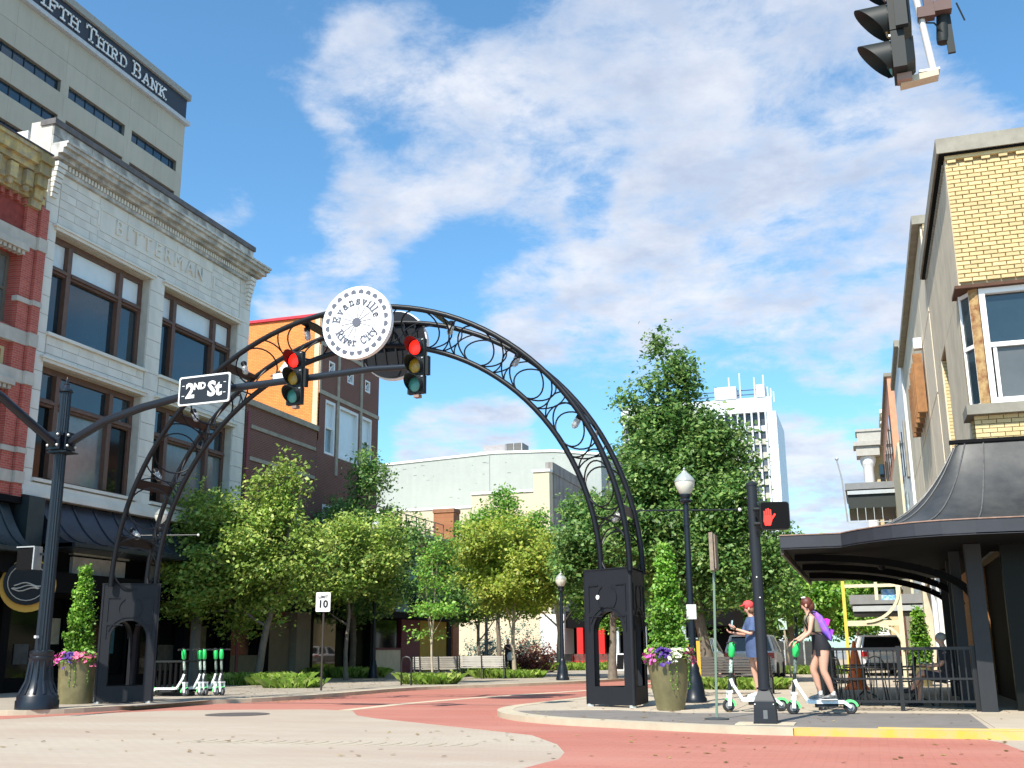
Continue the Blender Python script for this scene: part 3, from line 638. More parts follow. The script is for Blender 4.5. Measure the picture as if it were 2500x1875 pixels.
tr.fb(FL,44.62,44.78,13.4,17,0,.052); tr.build('stone_trellis', STN, tb)
for k,(a,b_,c,d_) in enumerate(hs):
    w = B().fb(FL,a,a+.12,c,d_,-.28,-.02).fb(FL,b_-.12,b_,c,d_,-.28,-.02).fb(FL,a+.12,b_-.12,c,c+.12,-.28,-.02).fb(FL,a+.12,b_-.12,d_-.14,d_,-.28,-.02)
    if b_-a < 1.5: w.fb(FL,a+.12,b_-.12,(c+d_)/2-.05,(c+d_)/2+.05,-.24,-.08)
    wo = w.build('window', WHITE, tb)
    B().fb(FL,a+.1,b_-.1,(c+d_)/2 if b_-a<1.5 else c+.1,d_-.1,-.2,-.18).build('upper_pane', GLASSP if k<3 else GLASSM, wo)
    if b_-a < 1.5: B().fb(FL,a+.1,b_-.1,c+.1,(c+d_)/2,-.2,-.18).build('lower_pane', GLASSM, wo)
for a,b_,c,d_ in xs:
    w = B().fb(FL,a,a+.08,c,d_,-.2,0).fb(FL,b_-.08,b_,c,d_,-.2,0).fb(FL,a+.08,b_-.08,c,c+.08,-.2,0).fb(FL,a+.08,b_-.08,d_-.08,d_,-.2,0)
    w.bar(FL.p(a+.08,c+.08,-.08),FL.p(b_-.08,d_-.08,-.08),.04,.05).bar(FL.p(a+.08,d_-.08,-.1),FL.p(b_-.08,c+.08,-.1),.04,.05)
    wo = w.build('crossed_window', WHITE, tb); B().fb(FL,a+.06,b_-.06,c+.06,d_-.06,-.18,-.16).build('pane', GLASS, wo)
sf = B().fb(FL,44.62,51.35,2.9,3.3,-.5,1.2).fb(FL,44.65,44.95,.1,2.9,-.4,0).fb(FL,48.7,49.1,.1,2.9,-.4,0).fb(FL,51.0,51.35,.1,2.9,-.4,0).fb(FL,44.95,51,.1,.35,-.4,-.1)
sf.build('shopfront', DARK, tb); B().fb(FL,44.9,51.1,.35,2.9,-.42,-.4).build('shop_window', mat('shop_reflecting_glass', (.06,.06,.035), .03, var=.3, vscale=.7, spec=1.0), tb)
# ---------------------------------------------------------------- low mural building with roof railing
mb = thing('mural_building', 'low orange brick building with roof railing and teal mural', 'building', (-24,51.4,0))
MUR = mat('pale_mural_paint', (.62,.66,.70), .8, var=.9, vscale=.9, col2=(.03,.33,.36))
OB = mat('orange_brown_brick', (.36,.14,.06), .85, var=.2, brick=('x', .22, .076, (.36,.2,.12), (.42,.18,.08), .008))
B().fb(FL,51.5,57.0,3.2,7.6,-.5,0).build('mural_wall', MUR, mb)
B().fb(FL,57.0,62.5,3.2,7.6,-.5,-.002).build('brick_wall', OB, mb); B().box(-50,51.5,.1,-24.5,62.4,7.5).build('back_wall', OB, mb)
B().fb(FL,51.5,57.0,7.6,7.85,-.5,.05).build('purple_coping', mat('purple_metal', (.22,.05,.13), .5), mb)
B().fb(FL,57.0,62.5,7.6,7.8,-.5,.05).build('grey_coping', STN, mb)
rl = B()
for i in range(8): rl.tube([(-24.4,52+i*1.42,7.7),(-24.4,52+i*1.42,8.75)],.035,6)
for z in (8.75,8.2): rl.tube([(-24.4,52,z),(-24.4,61.95,z)],.03,6)
rl.build('roof_railing', mat('rusty_rail', (.22,.13,.12), .6), mb)
b = B().fb(FL,51.5,62.5,2.9,3.2,-.5,1.0)
b.build('canopy', DARK, mb); awning(mb, 55.5, 62.5, 5.0, 3.8, 1.2, 5, AWN)
B().fb(FL,51.7,54.8,.1,1.3,-.3,.0).build('cream_kick_wall', mat('cream_paint2', (.62,.58,.42), .8), mb)
B().fb(FL,51.65,54.85,1.3,1.4,-.3,.04).fb(FL,54.8,54.9,.1,1.3,-.3,.03).build('maroon_trim', mat('maroon_paint', (.13,.02,.035), .6), mb)
B().fb(FL,51.7,54.8,1.4,2.9,-.25,-.2).build('shop_window', GLASS2, mb)
B().fb(FL,55.0,57.6,.1,2.9,-.35,-.05).build('maroon_wall', MATS['maroon_paint'], mb)
B().fb(FL,57.7,61.8,.1,2.9,-.35,-.1).build('yellow_wall', mat('mustard_paint', (.50,.36,.06), .8), mb)
B().fb(FL,61.8,62.5,.1,2.9,-.4,-.05).build('dark_pier', DARK, mb)
ch = thing('brick_chimney', 'square orange brick chimney rising behind the yellow tree', 'chimney', (-26.0,66,0))
B().box(-26.5,65.5,.1,-25.1,66.6,10.0).build('stack', OB, ch); B().box(-26.55,65.45,10.0,-25.05,66.65,10.25).build('cap', OB, ch)
# ---------------------------------------------------------------- cream building and pale wall beyond
CRM = mat('cream_stucco', (.62,.54,.39), .85, var=.06, vscale=.5)
cr = thing('cream_building', 'cream stucco building with stepped parapet and a grey stained street face', 'building', (-24,85,0))
B().box(-45,85,.1,-31.0,100,12.9).box(-30.98,85,.1,-25.5,100,14.0).box(-25.48,84.9,.1,-24.1,86,15.6).build('wall', CRM, cr)
B().box(-45,84.92,12.9,-30.95,85.4,13.1).box(-30.97,84.9,14.0,-25.5,85.4,14.2).box(-25.55,84.8,15.6,-24.0,86,15.8).build('coping', WHITE, cr)
B().box(-24.6,86.02,.1,-24.05,105,15.6).box(-24.62,85.6,15.6,-23.98,105,16.5).build('grey_street_face', mat('grey_stained_concrete', (.30,.28,.26), .9, var=.2, streak=.7, vscale=1), cr)
for i in range(6):
    w = B().box(-24.04,88+i*2.8,9.5,-24.0,89.6+i*2.8,13.5).build('window_strip', mat('dull_strip', (.2,.19,.18), .7), cr)
B().box(-45,84.95,.1,-31.0,85,.9).build('plinth', CORN, cr)
PALE = mat('pale_blue_painted_brick', (.42,.46,.44), .85, var=.14, vscale=.35, brick=('y', .3, .1, (.37,.41,.39), (.44,.48,.46), .008), streak=.1)
pw = thing('pale_brick_hall', 'long pale blue painted brick hall wall with slightly peaked roofline', 'building', (-34,97,0))
B().prism([(-50,97,.1),(-22.5,97,.1),(-22.5,97,18.9),(-27,97,19.5),(-33,97,19.7),(-50,97,19.0)],(0,25,0)).build('wall', PALE, pw)
B().prism([(-50,96.9,19.0),(-33,96.9,19.7),(-27,96.9,19.5),(-22.4,96.9,18.9),(-22.4,96.9,19.1),(-27,96.9,19.72),(-33,96.9,19.93),(-50,96.9,19.2)],(0,25,0)).build('white_coping', WHITE, pw)
B().tube([(-33.5,96.95,14),(-33.5,96.95,19.6)],.05,5).build('downpipe', STEEL, pw)
rr = random.Random(9); cr_ = B()
for k in range(60):
    x, z = rr.uniform(-46,-26), rr.uniform(13.5,19); cr_.box(x,96.985,z,x+rr.uniform(.1,.4),97.0,z+rr.uniform(.03,.05))
cr_.build('missing_bricks', mat('dark_gap', (.18,.19,.19), .9), pw, stuff=True)
hv = thing('rooftop_air_unit', 'grey boxy air conditioning unit on the pale hall roof', 'air conditioner', (-31,99,19.5))
B().box(-34.6,98.5,19.6,-32.4,100.5,20.85).build('housing', mat('grey_sheet', (.38,.36,.37), .6), hv); B().box(-32.38,98.5,19.6,-30.6,100.5,20.9).build('coil_box', mat('dark_coil', (.12,.115,.11), .6), hv)
for x in (-32.3,-31.5,-30.7): B().box(x,98.4,19.6,x+.07,98.5,20.9).build('post', STEEL, hv)
B().box(-35.2,98.6,19.6,-34.6,99.6,20.3).build('fan_box', STEEL, hv)
gs = thing('grey_pitched_roof', 'dark grey sloping roof showing past the right end of the pale hall', 'roof', (-20,110,15))
B().prism([(-29,124,21.5),(-22,124,21.5),(-22,124,26.5),(-24,124,26.4)],(0,8,0)).build('roof_slab', mat('dark_slate', (.11,.12,.13), .7), gs)
B().box(-29,124.5,.1,-22,131,21.5).build('wall', PALE, gs)
# ---------------------------------------------------------------- bank tower
BK = mat('bank_concrete', (.44,.40,.325), .9, var=.06, vscale=.25, streak=.12)
bk = thing('bank_tower', 'concrete bank office block with long dark ribbon windows and a dark sign band', 'building', (-70,90,0))
FB = Fr((-70,0,0), (0,1,0), (1,0,0))
bands = [(53.9-3.66*k, 55.15-3.66*k) for k in range(6)]
segs = [(20,34),(35.2,48),(49.2,62),(63.2,76.2),(77.3,85.85),(87.0,94.9)]
B().box(-110,18,.1,-70.8,95.6,63.8).build('core', BK, bk)
B().wall(FB,18,96,.1,60.1,[(a,b_,c,d_) for a,b_ in segs for c,d_ in bands],-.8,-.05).build('backing', mat('dark_joint', (.2,.18,.15), .9), bk)
cuts = [18,34.6,48.6,62.6,70,76.75,81.5,86.4,91,96]
zs = [(57.4,60.1),(55.15,57.4)]+[(bands[k+1][1], bands[k][0]) for k in range(5)]
for z0, z1 in zs:
    for a, b_ in zip(cuts, cuts[1:]): B().fb(FB,a+.008,b_-.008,z0+.02,z1-.02,-.05,.0).build('panel', BK, bk)
for zb, zt_ in bands:
    for a, b_ in ((18,20),(34,35.2),(48,49.2),(62,63.2),(76.2,77.3),(85.85,87.0),(94.9,96)):
        B().fb(FB,a+.0,b_-.0,zb-.02,zt_+.02,-.05,-.004).build('panel', BK, bk)
    for a, b_ in segs:
        w = B().fb(FB,a,b_,zb,zt_,-.45,-.4).build('ribbon_window', mat('blue_tinted_glass', (.015,.04,.065), .06, var=.25, vscale=.25, spec=.9), bk)
        mu = B(); k = a+1.42
        while k < b_-.3: mu.fb(FB,k-.035,k+.035,zb,zt_,-.4,-.33); k += 1.42
        mu.build('mullion', mat('dark_mullion', (.012,.02,.03), .3), w, stuff=True)
B().fb(FB,16,96.3,60.1,60.55,-.5,.5).build('ledge', mat('pale_ledge', (.50,.52,.54), .6), bk)
sg = B().fb(FB,18,95.9,60.55,63.25,-.6,.1).build('sign_band', mat('navy_sign_band', (.018,.022,.035), .5), bk)
B().fb(FB,18,96.3,63.25,64.0,-.6,.4).box(-110,95.6,60.1,-70.61,96.3,64.0).build('parapet', mat('grey_parapet', (.33,.32,.29), .8), bk)
B().box(-110,95.61,.1,-70.6,96,60.1).build('end_wall', BK, bk)
BL = mat('brushed_sign_letters', (.80,.80,.78), .4, .1)
for word, u0, u1 in (('FIFTH',70.6,77.75),('THIRD',78.7,85.1),('BANK',86.0,91.9)):
    sz = [1.5 if i == 0 else 1.16 for i in range(len(word))]
    tot = sum(GL[c][0]*s for c, s in zip(word, sz))+.12*(len(word)-1); k = (u1-u0)/tot; u = u0
    for c, s_ in zip(word, sz):
        b = B(); glyph(b, c, FB.p(u,61.25,.2), FB.u*k, Vector((0,0,1)), FB.n, s_, .17)
        b.build('letter', BL, sg); u += (GL[c][0]*s_+.12)*k
# ---------------------------------------------------------------- arch
AX, AZ, RO, RI = -10.27, 2.65, 5.97, 5.25
YF, YB, YI = 20.76, 22.04, 21.4
ar = thing('street_arch', 'tall black tubular steel arch with ring scrollwork spanning the red street', 'arch', (AX, 21.4, .1))
def pier(cx, s, lab):
    """triangular plate pier; s=+1: right pier (inner vertex towards -X), s=-1 left"""
    T = Vector; h0, h1 = .14, 2.72
    vin = T((cx-s*.74,21.4,0)); vf = T((cx+s*.37,20.76,0)); vb = T((cx+s*.37,22.04,0)); cen = T((cx,21.4,0))
    par = None; body = B(); rel = []
    for a, b_ in ((vin,vf),(vf,vb),(vb,vin)):
        m = (a+b_)/2; n = (m-cen).normalized(); u = (b_-a).normalized(); w = (b_-a).length/2-.012
        def P(x, z, d=0): q = m+u*x+n*d; return (q.x,q.y,z)
        jw = .24; zo = .48; za = 1.52; ro = w-jw
        th = n*(-.05)
        body.prism([P(-w,h0),P(-w+jw,h0),P(-w+jw,za),P(-w,za)], th)
        body.prism([P(w-jw,h0),P(w,h0),P(w,za),P(w-jw,za)], th)
        body.prism([P(-w+jw,h0),P(w-jw,h0),P(w-jw,zo),P(-w+jw,zo)], th)
        ap = [P(ro*math.cos(R(t)), za+ro*math.sin(R(t))) for t in range(0,181,12)]
        body.prism([P(w,za)]+[P(w,h1),P(-w,h1),P(-w,za)]+list(reversed(ap)), th)
        # inner reveal of opening
        for i in range(len(ap)-1):
            p, q = T(ap[i]), T(ap[i+1]); body.add([p,q,q-n*.14,p-n*.14],[(0,1,2,3)])
        for x in (-ro, ro): body.add([P(x,zo),P(x,za),P(x,za,-.14),P(x,zo,-.14)],[(0,1,2,3)])
        body.add([P(-ro,zo),P(ro,zo),P(ro,zo,-.14),P(-ro,zo,-.14)],[(0,1,2,3)])
        rel.append((m,u,n,w,P,ro,za))
    body.prism([tuple(v+T((0,0,h1-.03))) for v in (vin,vf,vb)], (0,0,.045))
    bo = body.build('pier', PIER, ar, label=lab)
    for m,u,n,w,P,ro,za in rel:
        r_ = B(); t = .022; dd = n*.016
        def rect(x0,z0,x1,z1): r_.prism([P(x0,z0,.001),P(x1,z0,.001),P(x1,z1,.001),P(x0,z1,.001)], dd)
        e = .13
        for s_ in (-1,1):
            x0, x1 = s_*(w-e), s_*(w-e-.26)
            rect(min(x0,x1),2.40,max(x0,x1),2.42); rect(min(x0,x0-s_*t),1.90,max(x0,x0-s_*t),2.398)
            xq = s_*(w-e-.36); rect(min(x0,xq),1.80,max(x0,xq),1.82); rect(min(x0,x0-s_*t),1.52,max(x0,x0-s_*t),1.798)
            for rr0 in (.26,):
                for t0 in range(-60,60,10):
                    a0, a1 = R(t0), R(t0+10)
                    r_.prism([P(s_*rr0*math.cos(a0),2.17+rr0*math.sin(a0),.001),P(s_*rr0*math.cos(a1),2.17+rr0*math.sin(a1),.001),P(s_*(rr0-t)*math.cos(a1),2.17+(rr0-t)*math.sin(a1),.001),P(s_*(rr0-t)*math.cos(a0),2.17+(rr0-t)*math.sin(a0),.001)], dd)
        for t0 in range(20,160,10):
            a0, a1 = R(t0), R(t0+10); ra = ro+.09
            r_.prism([P(ra*math.cos(a0),za+ra*math.sin(a0),.001),P(ra*math.cos(a1),za+ra*math.sin(a1),.001),P((ra-t)*math.cos(a1),za+(ra-t)*math.sin(a1),.001),P((ra-t)*math.cos(a0),za+(ra-t)*math.sin(a0),.001)], dd)
        r_.build('raised_moulding', PIER, bo)
    ft = B()
    for v in (vin, vf, vb):
        q = v+(cen-v)*.15; ft.box(q.x-.06,q.y-.06,.1,q.x+.06,q.y+.06,.15)
    ft.build('levelling_foot', STEEL, bo)
    return bo
pr = pier(-4.66, 1, 'right triangular pier standing beside the large planter')
pl = pier(-16.10, -1, 'left triangular pier behind the fluted pole')
st = B().lathe((-5.0,20.955,2.17),[(0,0),(.045,0),(.045,.012),(0,.013)],12,(-.5,-.866,0)).build('round_sticker', WHITE, pr)
def ap(r, t, y): return Vector((AX+r*math.cos(R(t)), y, AZ+r*math.sin(R(t))))
for y, r, lab in ((YF,RO,'front outer tube'),(YB,RO,'back outer tube'),(YI,RI,'inner tube')):
    B().tube([ap(r,t,y) for t in range(0,181,3)], .060, 10).build('main_tube', BLACK, ar, smooth=True, label=lab)
# ring scrollwork in the two sloping faces
for y in (YF, YB):
    for k in range(13):
        tc_ = 4.2+14.3*k; A_ = ap(RO,tc_,y); I_ = ap(RI,tc_,YI); c = (A_+I_)/2; rad = (A_-I_)/2; L_ = rad.length
        tg = Vector((-math.sin(R(tc_)),0,math.cos(R(tc_)))); ru = rad.normalized()
        B().tube([c+ru*L_*.97*math.cos(a)+tg*L_*.97*math.sin(a) for a in [i*math.pi/14 for i in range(28)]], .018, 5, closed=True).build('ring', BLACK, ar, smooth=True)
        for s_ in (-1, 1):
            if (k == 0 and s_ < 0) or (k == 12 and s_ > 0): continue
            rr_ = L_*1.36; pts = [c+ru*rr_*math.sin(a)+tg*s_*(rr_*math.cos(a)+L_*.10) for a in [R(q) for q in range(-46,47,11)]]
            B().tube(pts, .017, 5).build('scroll_arc', BLACK, ar, smooth=True)
for t in (12,33,54,72,103,124,140,157,170):
    a, b_ = ap(RO,t,YF), ap(RO,t,YB); n = Vector((math.cos(R(t)),0,math.sin(R(t))))
    c = ap(RO,t,21.4)
    pl_ = B().ob(c-n*.02,(0,.6,0),Vector((-n.z,0,n.x))*.11,n*.012).build('lamp_plate', BLACK, ar)
for k, t in enumerate((12,33,52,69,86.5,104,121,137,153,167)):
    if k == 4: continue
    n = Vector((math.cos(R(t)),0,math.sin(R(t)))); c = ap(RO,t,21.1); d = Vector((-n.x*.55,0,-n.z*.55-.45)).normalized()
    lb_ = B().lathe(c-n*.03, [(.05,0),(.07,.02),(.07,.1),(.055,.11)], 12, d).build('lamp_holder', BLACK, ar, smooth=True)
    B().lathe(c-n*.03+d*.11, [(.052,0),(.055,.04),(.05,.15),(.03,.19),(.0,.2)], 12, d).build('glass_jar', mat('clear_lamp_glass', (.75,.76,.76), .08, var=0, trans=.45, spec=.8), lb_, smooth=True)
    cg = B(); s1 = d.cross(Vector((0,1,0))).normalized(); s2 = d.cross(s1)
    for q in range(6):
        a = q*math.pi/3; e = s1*math.cos(a)+s2*math.sin(a)
        cg.tube([c-n*.03+d*.1+e*.07, c-n*.03+d*.27+e*.068, c-n*.03+d*.325+e*.02], .005, 4)
    for h in (.16,.25): cg.tube([c-n*.03+d*h+(s1*math.cos(a)+s2*math.sin(a))*.07 for a in [i*math.pi/6 for i in range(12)]], .005, 4, closed=True)
    cg.build('wire_cage', STEEL, lb_)
# ---------------------------------------------------------------- round signs on the arch
DG = mat('slate_grey_sign_paint', (.10,.105,.14), .5, var=.03)
def disc_sign(y, sgn, cx, cz, lab):
    t = thing('round_sign', lab, 'sign', (cx, y, cz), 0, 'paddle wheel signs on top of the arch'); N_ = Vector((0,-sgn,0)); X_ = Vector((sgn,0,0)); Z_ = Vector((0,0,1)); c = Vector((cx,y,cz))
    r = .83
    B().lathe(c, [(0,0),(r,0),(r,.13),(0,.1301)], 56, N_).build('drum', mat('white_sign_face', (.86,.85,.86), .45, var=.02), t, smooth=True)
    if sgn < 0: # seen from behind: open dark steel back with bracing
        B().lathe(c-N_*.002, [(0,0),(r-.03,0),(r-.03,-.05),(0,-.0501)], 48, N_).build('dark_back', BLACK, t)
        br = B()
        for k in range(6):
            br.bar(c+X_*(-.7+.28*k)+Z_*-.5-N_*.09, c+X_*(-.55+.28*k)+Z_*.5-N_*.09, .035, .04)
        br.bar(c+X_*-.78-N_*.14,c+X_*.78-N_*.14,.06,.06).build('brace', BLACK, t)
        return t
    f = c+N_*.131
    B().tube([f+X_*.595*math.cos(a)+Z_*.595*math.sin(a) for a in [i*math.pi/24 for i in range(48)]], .005, 4, closed=True).build('grey_ring_line', DG, t)
    B().lathe(f, [(0,0),(.1,0),(.1,.014),(0,.0141)], 24, N_).build('hub', DG, t)
    sp = B()
    for k in range(14):
        a = k*2*math.pi/14+.11; e = X_*math.cos(a)+Z_*math.sin(a); sp.bar(f+e*.1+N_*.004, f+e*.37+N_*.004, .011, .008, up=N_)
    sp.build('spoke_line', DG, t)
    for k in range(24):
        a = (k+.5)*2*math.pi/24; e = X_*math.cos(a)+Z_*math.sin(a); g = e.cross(N_); c0 = f+e*.665
        pts = [c0-g*.058]+[c0+g*(.058*math.sin(R(q)))*-1*-1+e*(.1*math.cos(R(q)))*1 for q in (-80,-60,-40,-20,0,20,40,60,80)]+[c0+g*.058]
        pts = [c0-g*.058,c0+g*.058]+[c0+g*(.058*math.cos(R(q)))+e*(.035+.058*math.sin(R(q))) for q in range(0,181,20)]
        B().prism(pts, N_*.008).build('paddle', DG, t)
    def ring_text(s, r0, a0, a1, size, w, flip):
        n_ = len(s)
        wid = [GL.get(ch, (.5,))[0] if ch != ' ' else .45 for ch in s]; tot = sum(wid); acc = 0
        for ch, w_ in zip(s, wid):
            a = R(a0+(a1-a0)*(acc+w_/2)/tot); acc += w_
            if ch == ' ': continue
            e = X_*math.cos(a)+Z_*math.sin(a); g = X_*math.sin(a)-Z_*math.cos(a)
            up = e if not flip else -e; ux = g if not flip else -g
            b = B(); glyph(b, ch, f+N_*.003+e*r0-ux*(w_*size/2), ux, up, N_, size, w); b.build('letter', DG, t)
    ring_text('Evansville', .415, 180, 6, .165, .026, False)
    ring_text('River City', .535, 200, 338, .165, .026, True)
    return t
disc_sign(20.62, 1, -10.15, 8.2, 'large round white sign reading Evansville River City on the arch top')
disc_sign(22.12, -1, -9.98, 8.1, 'second round sign behind the white one, showing its dark back')
# ---------------------------------------------------------------- street pole with mast arms
PBL = mat('glossy_blueblack_paint', (.010,.015,.024), .34, var=.1, vscale=3, spec=.42)
mp_ = thing('signal_pole', 'fluted black signal pole with two mast arms in the left foreground', 'pole', (-16.22,18.74,.1))
c = (-16.22,18.74,.1)
B().lathe(c,[(.42,0),(.42,.16),(.40,.19),(.40,.25),(.36,.3),(.30,.42),(.25,.6),(.225,.78),(.225,.96),(.24,.98),(.24,1.02),(.22,1.04),(.235,1.08),(.235,1.14),(.16,1.17)],28).build('base', PBL, mp_, smooth=True)
fl = B()
for k in range(12):
    a = k*math.pi/6; e = Vector((math.cos(a),math.sin(a),0)); p0 = Vector(c)
    fl.tube([p0+e*.36+Vector((0,0,.3)),p0+e*.25+Vector((0,0,.55)),p0+e*.205+Vector((0,0,.95))],.03,5)
fl.build('base_ribs', PBL, mp_)
pts = []; n_ = 64; v = []; 
sh = B(); secs = []
for z, r in ((1.2,.150),(3.0,.135),(5.0,.122),(6.7,.112)):
    secs.append([Vector(c)+Vector(((r*(1-.10*(j%4==0)-.05*(j%4 in (1,3))))*math.cos(2*math.pi*j/n_),(r*(1-.10*(j%4==0)-.05*(j%4 in (1,3))))*math.sin(2*math.pi*j/n_),z-.1)) for j in range(n_)])
sh.v = [tuple(p) for s_ in secs for p in s_]
sh.f = [(i*n_+j, i*n_+(j+1)%n_, (i+1)*n_+(j+1)%n_, (i+1)*n_+j) for i in range(3) for j in range(n_)]
sh.build('fluted_shaft', PBL, mp_)
B().lathe((c[0],c[1],6.7),[(.11,0),(.15,.02),(.15,.06),(.1,.1),(.07,.16),(.05,.18),(.06,.2),(.03,.23),(.04,.26),(.0,.36)],16).build('finial', PBL, mp_, smooth=True)
cl = B().box(c[0]-.17,c[1]-.17,5.38,c[0]+.17,c[1]+.17,5.42).box(c[0]-.16,c[1]-.16,5.42,c[0]+.16,c[1]+.16,5.78).box(c[0]-.2,c[1]-.2,5.36,c[0]+.3,c[1]+.2,5.38).box(c[0]+.2,c[1]-.15,5.42,c[0]+.24,c[1]+.15,5.8).box(c[0]-.16,c[1]-.26,5.42,c[0]+.16,c[1]-.22,5.8)
cl.build('arm_clamp', PBL, mp_)
bo = B()
for x, y, z in ((-.12,-.28,5.5),(.12,-.28,5.5),(-.12,-.28,5.73),(.12,-.28,5.73),(.26,-.12,5.5),(.26,.12,5.5),(.26,-.12,5.73)): bo.ball((c[0]+x,c[1]+y,z),.032,8,6)
bo.build('bolt_heads', STEEL, mp_)
arm = [Vector(p) for p in ((-16.0,18.74,5.6),(-15.1,18.68,5.98),(-14.1,18.6,6.19),(-12.9,18.46,6.33),(-11.6,18.34,6.36),(-10.2,18.2,6.37),(-8.6,18.08,6.4),(-7.45,18.0,6.34))]
arm = [arm[0]]+[Vector(q) for q in arm[1:]]
B().tube(arm,[.095,.09,.085,.08,.075,.07,.062,.055],12).build('mast_arm', PBL, mp_, smooth=True)
B().tube([(-16.22,18.5,5.55),(-16.22,17.7,5.88),(-16.22,16.9,6.22),(-16.22,16.0,6.5),(-16.22,14.5,6.75),(-16.22,12.5,6.85)],[.095,.09,.085,.08,.075,.07],12).build('mast_arm', PBL, mp_, smooth=True)
B().box(c[0]-.02,c[1]-.245,1.5,c[0]+.03,c[1]-.16,1.55).build('access_bolt', WHITE, mp_)
# street name sign
sn = thing('street_name_sign', 'black street sign with white border reading 2nd St on the mast arm', 'sign', (-12.35,18.2,6.32))
Fs = Fr((-12.34,18.18,0),(.998,-.06,0),(-.06,-.998,0))
def rrect(F, w, h, z, r, d, dep, b=None):
    pts = []
    for cx, cz, a0 in ((w-r,h-r,0),(-(w-r),h-r,90),(-(w-r),-(h-r),180),(w-r,-(h-r),270)):
        pts += [F.p(cx+r*math.cos(R(a0+q)), z+cz+r*math.sin(R(a0+q)), d) for q in (0,30,60,90)]
    return (b or B()).prism(pts, F.n*dep)
rrect(Fs,.62,.30,6.33,.05,0,.03).build('white_border', WHITE, sn)
fc = rrect(Fs,.585,.265,6.33,.04,.03,.006).build('face', mat('sign_black', (.012,.012,.016), .4), sn)
text('2', Fs, -.33, 6.31, .42, WHITE, fc, 'letter', .036, .006, bold=.016); text('ND', Fs, -.10, 6.40, .19, WHITE, fc, 'letters', .036, .006, bold=.008); text('St', Fs, .26, 6.31, .42, WHITE, fc, 'letters', .036, .006, bold=.016)
mk = B()
for x in (-.50,.50):
    for z in (6.22,6.43): mk.fb(Fs,x-.03,x+.03,z,z+.012,.036,.04)
mk.build('rivet_strip', WHITE, fc)
# signals
RED = mat('red_signal_glow', (.9,.02,.01), .4, var=0, emit=(1,.01,.005,2.2)); AMB = mat('amber_lens', (.42,.24,.02), .25, var=.3, vscale=30); GRN = mat('green_lens', (.06,.25,.22), .25, var=.2, vscale=30)
SIG = mat('signal_black_housing', (.016,.02,.021), .55, var=.1, spec=.3)
def signal(lab, loc, rz, group=None, sections=3, lit=True, top=0):
    t = thing('traffic_signal', lab, 'traffic signal', loc, rz, group)   # local: faces -Y, z=0 at bottom
    for k in range(sections):
        z = .18+.355*k
        hb = B().box(-.17,-.02,z-.172,.17,.09,z+.172); hb.prism([(-.165,.09,z-.16),(.165,.09,z-.16),(.12,.16,z-.1),(-.12,.16,z-.1)],(0,0,.22))
        ho = hb.build('section_housing', SIG, t, local=True)
        B().lathe((0,-.021,z),[(0,0),(.15,0),(.15,.012),(0,.0121)],24,(0,-1,0)).build('door_ring', SIG, ho, local=True)
        B().ball((0,-.03,z),(.142,.035,.142),20,10).build('lens', (GRN,AMB,RED if lit else mat('unlit_red_lens', (.10,.01,.01), .3))[k], ho, smooth=True, local=True)
        vs = B(); rows = []
        for j in range(2):
            row = []
            for q in range(0,25):
                a = R(-58+q*(296/24)); dep = (.03 if j == 0 else .03+.27*max(.16, (math.sin(a)+1.02)/2.02)); rr = .152
                row.append((rr*math.cos(a), -dep, z+rr*math.sin(a)))
            rows.append(row)
        vs.grid(rows); rows2 = [[(x*1.03, y, z+(zz-z)*1.03) for x, y, zz in row] for row in rows]; vs.grid([list(reversed(r_)) for r_ in rows2]); vs.grid([rows[1], rows2[1]])
        vs.build('visor', SIG, ho, smooth=True, local=True)
        B().box(-.155,-.035,z+.13,-.12,-.02,z+.15).box(.12,-.035,z+.13,.155,-.02,z+.15).build('clips', STEEL, ho, local=True)
    B().box(-.05,.0,-.06,.06,.12,0).build('bottom_cap', mat('rust_pink', (.30,.20,.17), .7), t, local=True)
    B().box(.17,.03,.36,.23,.13,.72).build('side_bracket', SIG, t, local=True)
    return t
s1 = signal('red-lit traffic signal at the right end of the mast arm, against the sky', (-7.6,17.86,5.78), R(-6), 'traffic signals on the mast arm')
s2 = signal('red-lit traffic signal midway on the mast arm, before the orange wall', (-10.22,18.02,5.81), R(-6), 'traffic signals on the mast arm')
s3 = signal('dark traffic signal hanging at the top right corner seen from the side', (.62,9.0,5.93), R(-93), lit=False)
hp = thing('signal_hanger', 'pale pipe hanger with tan bracket and black camera beside the top right signal', 'signal bracket', (.9,9.05,6))
B().tube([(.925,9.05,5.93),(.84,9.05,6.75),(.80,9.05,8.5)],.03,12).build('pipe', mat('pale_pipe', (.72,.72,.72), .4, .2), hp, smooth=True)
B().ob((.80,9.05,5.90),(.155,0,.018),(0,.06,0),(0,0,.028)).build('tan_bracket', mat('tan_bracket', (.55,.48,.36), .6), hp)
B().box(.80,9.0,5.945,.97,9.1,5.965).build('foot_clamp', STEEL, hp)
cmr = thing('traffic_camera', 'black tube camera hanging beside the pale pipe at top right', 'camera', (1.0,9.1,6.6))
B().lathe((1.03,9.12,6.24),[(.0,0),(.05,.01),(.055,.05),(.05,.45),(.06,.6)],14,(.08,0,1)).build('tube', SIG, cmr, smooth=True)
B().bar((1.09,9.1,6.13),(1.07,9.1,6.8),.03,.06).tube([(.88,9.06,6.44),(.97,9.06,6.42),(1.06,9.08,6.28)],.008,5).tube([(1.17,9.1,6.6),(1.22,9.1,6.42)],.008,5).build('bracket', SIG, cmr)
B().box(.84,8.99,6.46,.98,9.09,6.56).box(.98,9.0,6.5,1.12,9.1,6.6).box(.9,9.02,6.55,.98,9.08,7.5).build('clamp', mat('brown_clamp', (.10,.05,.045), .6), cmr)
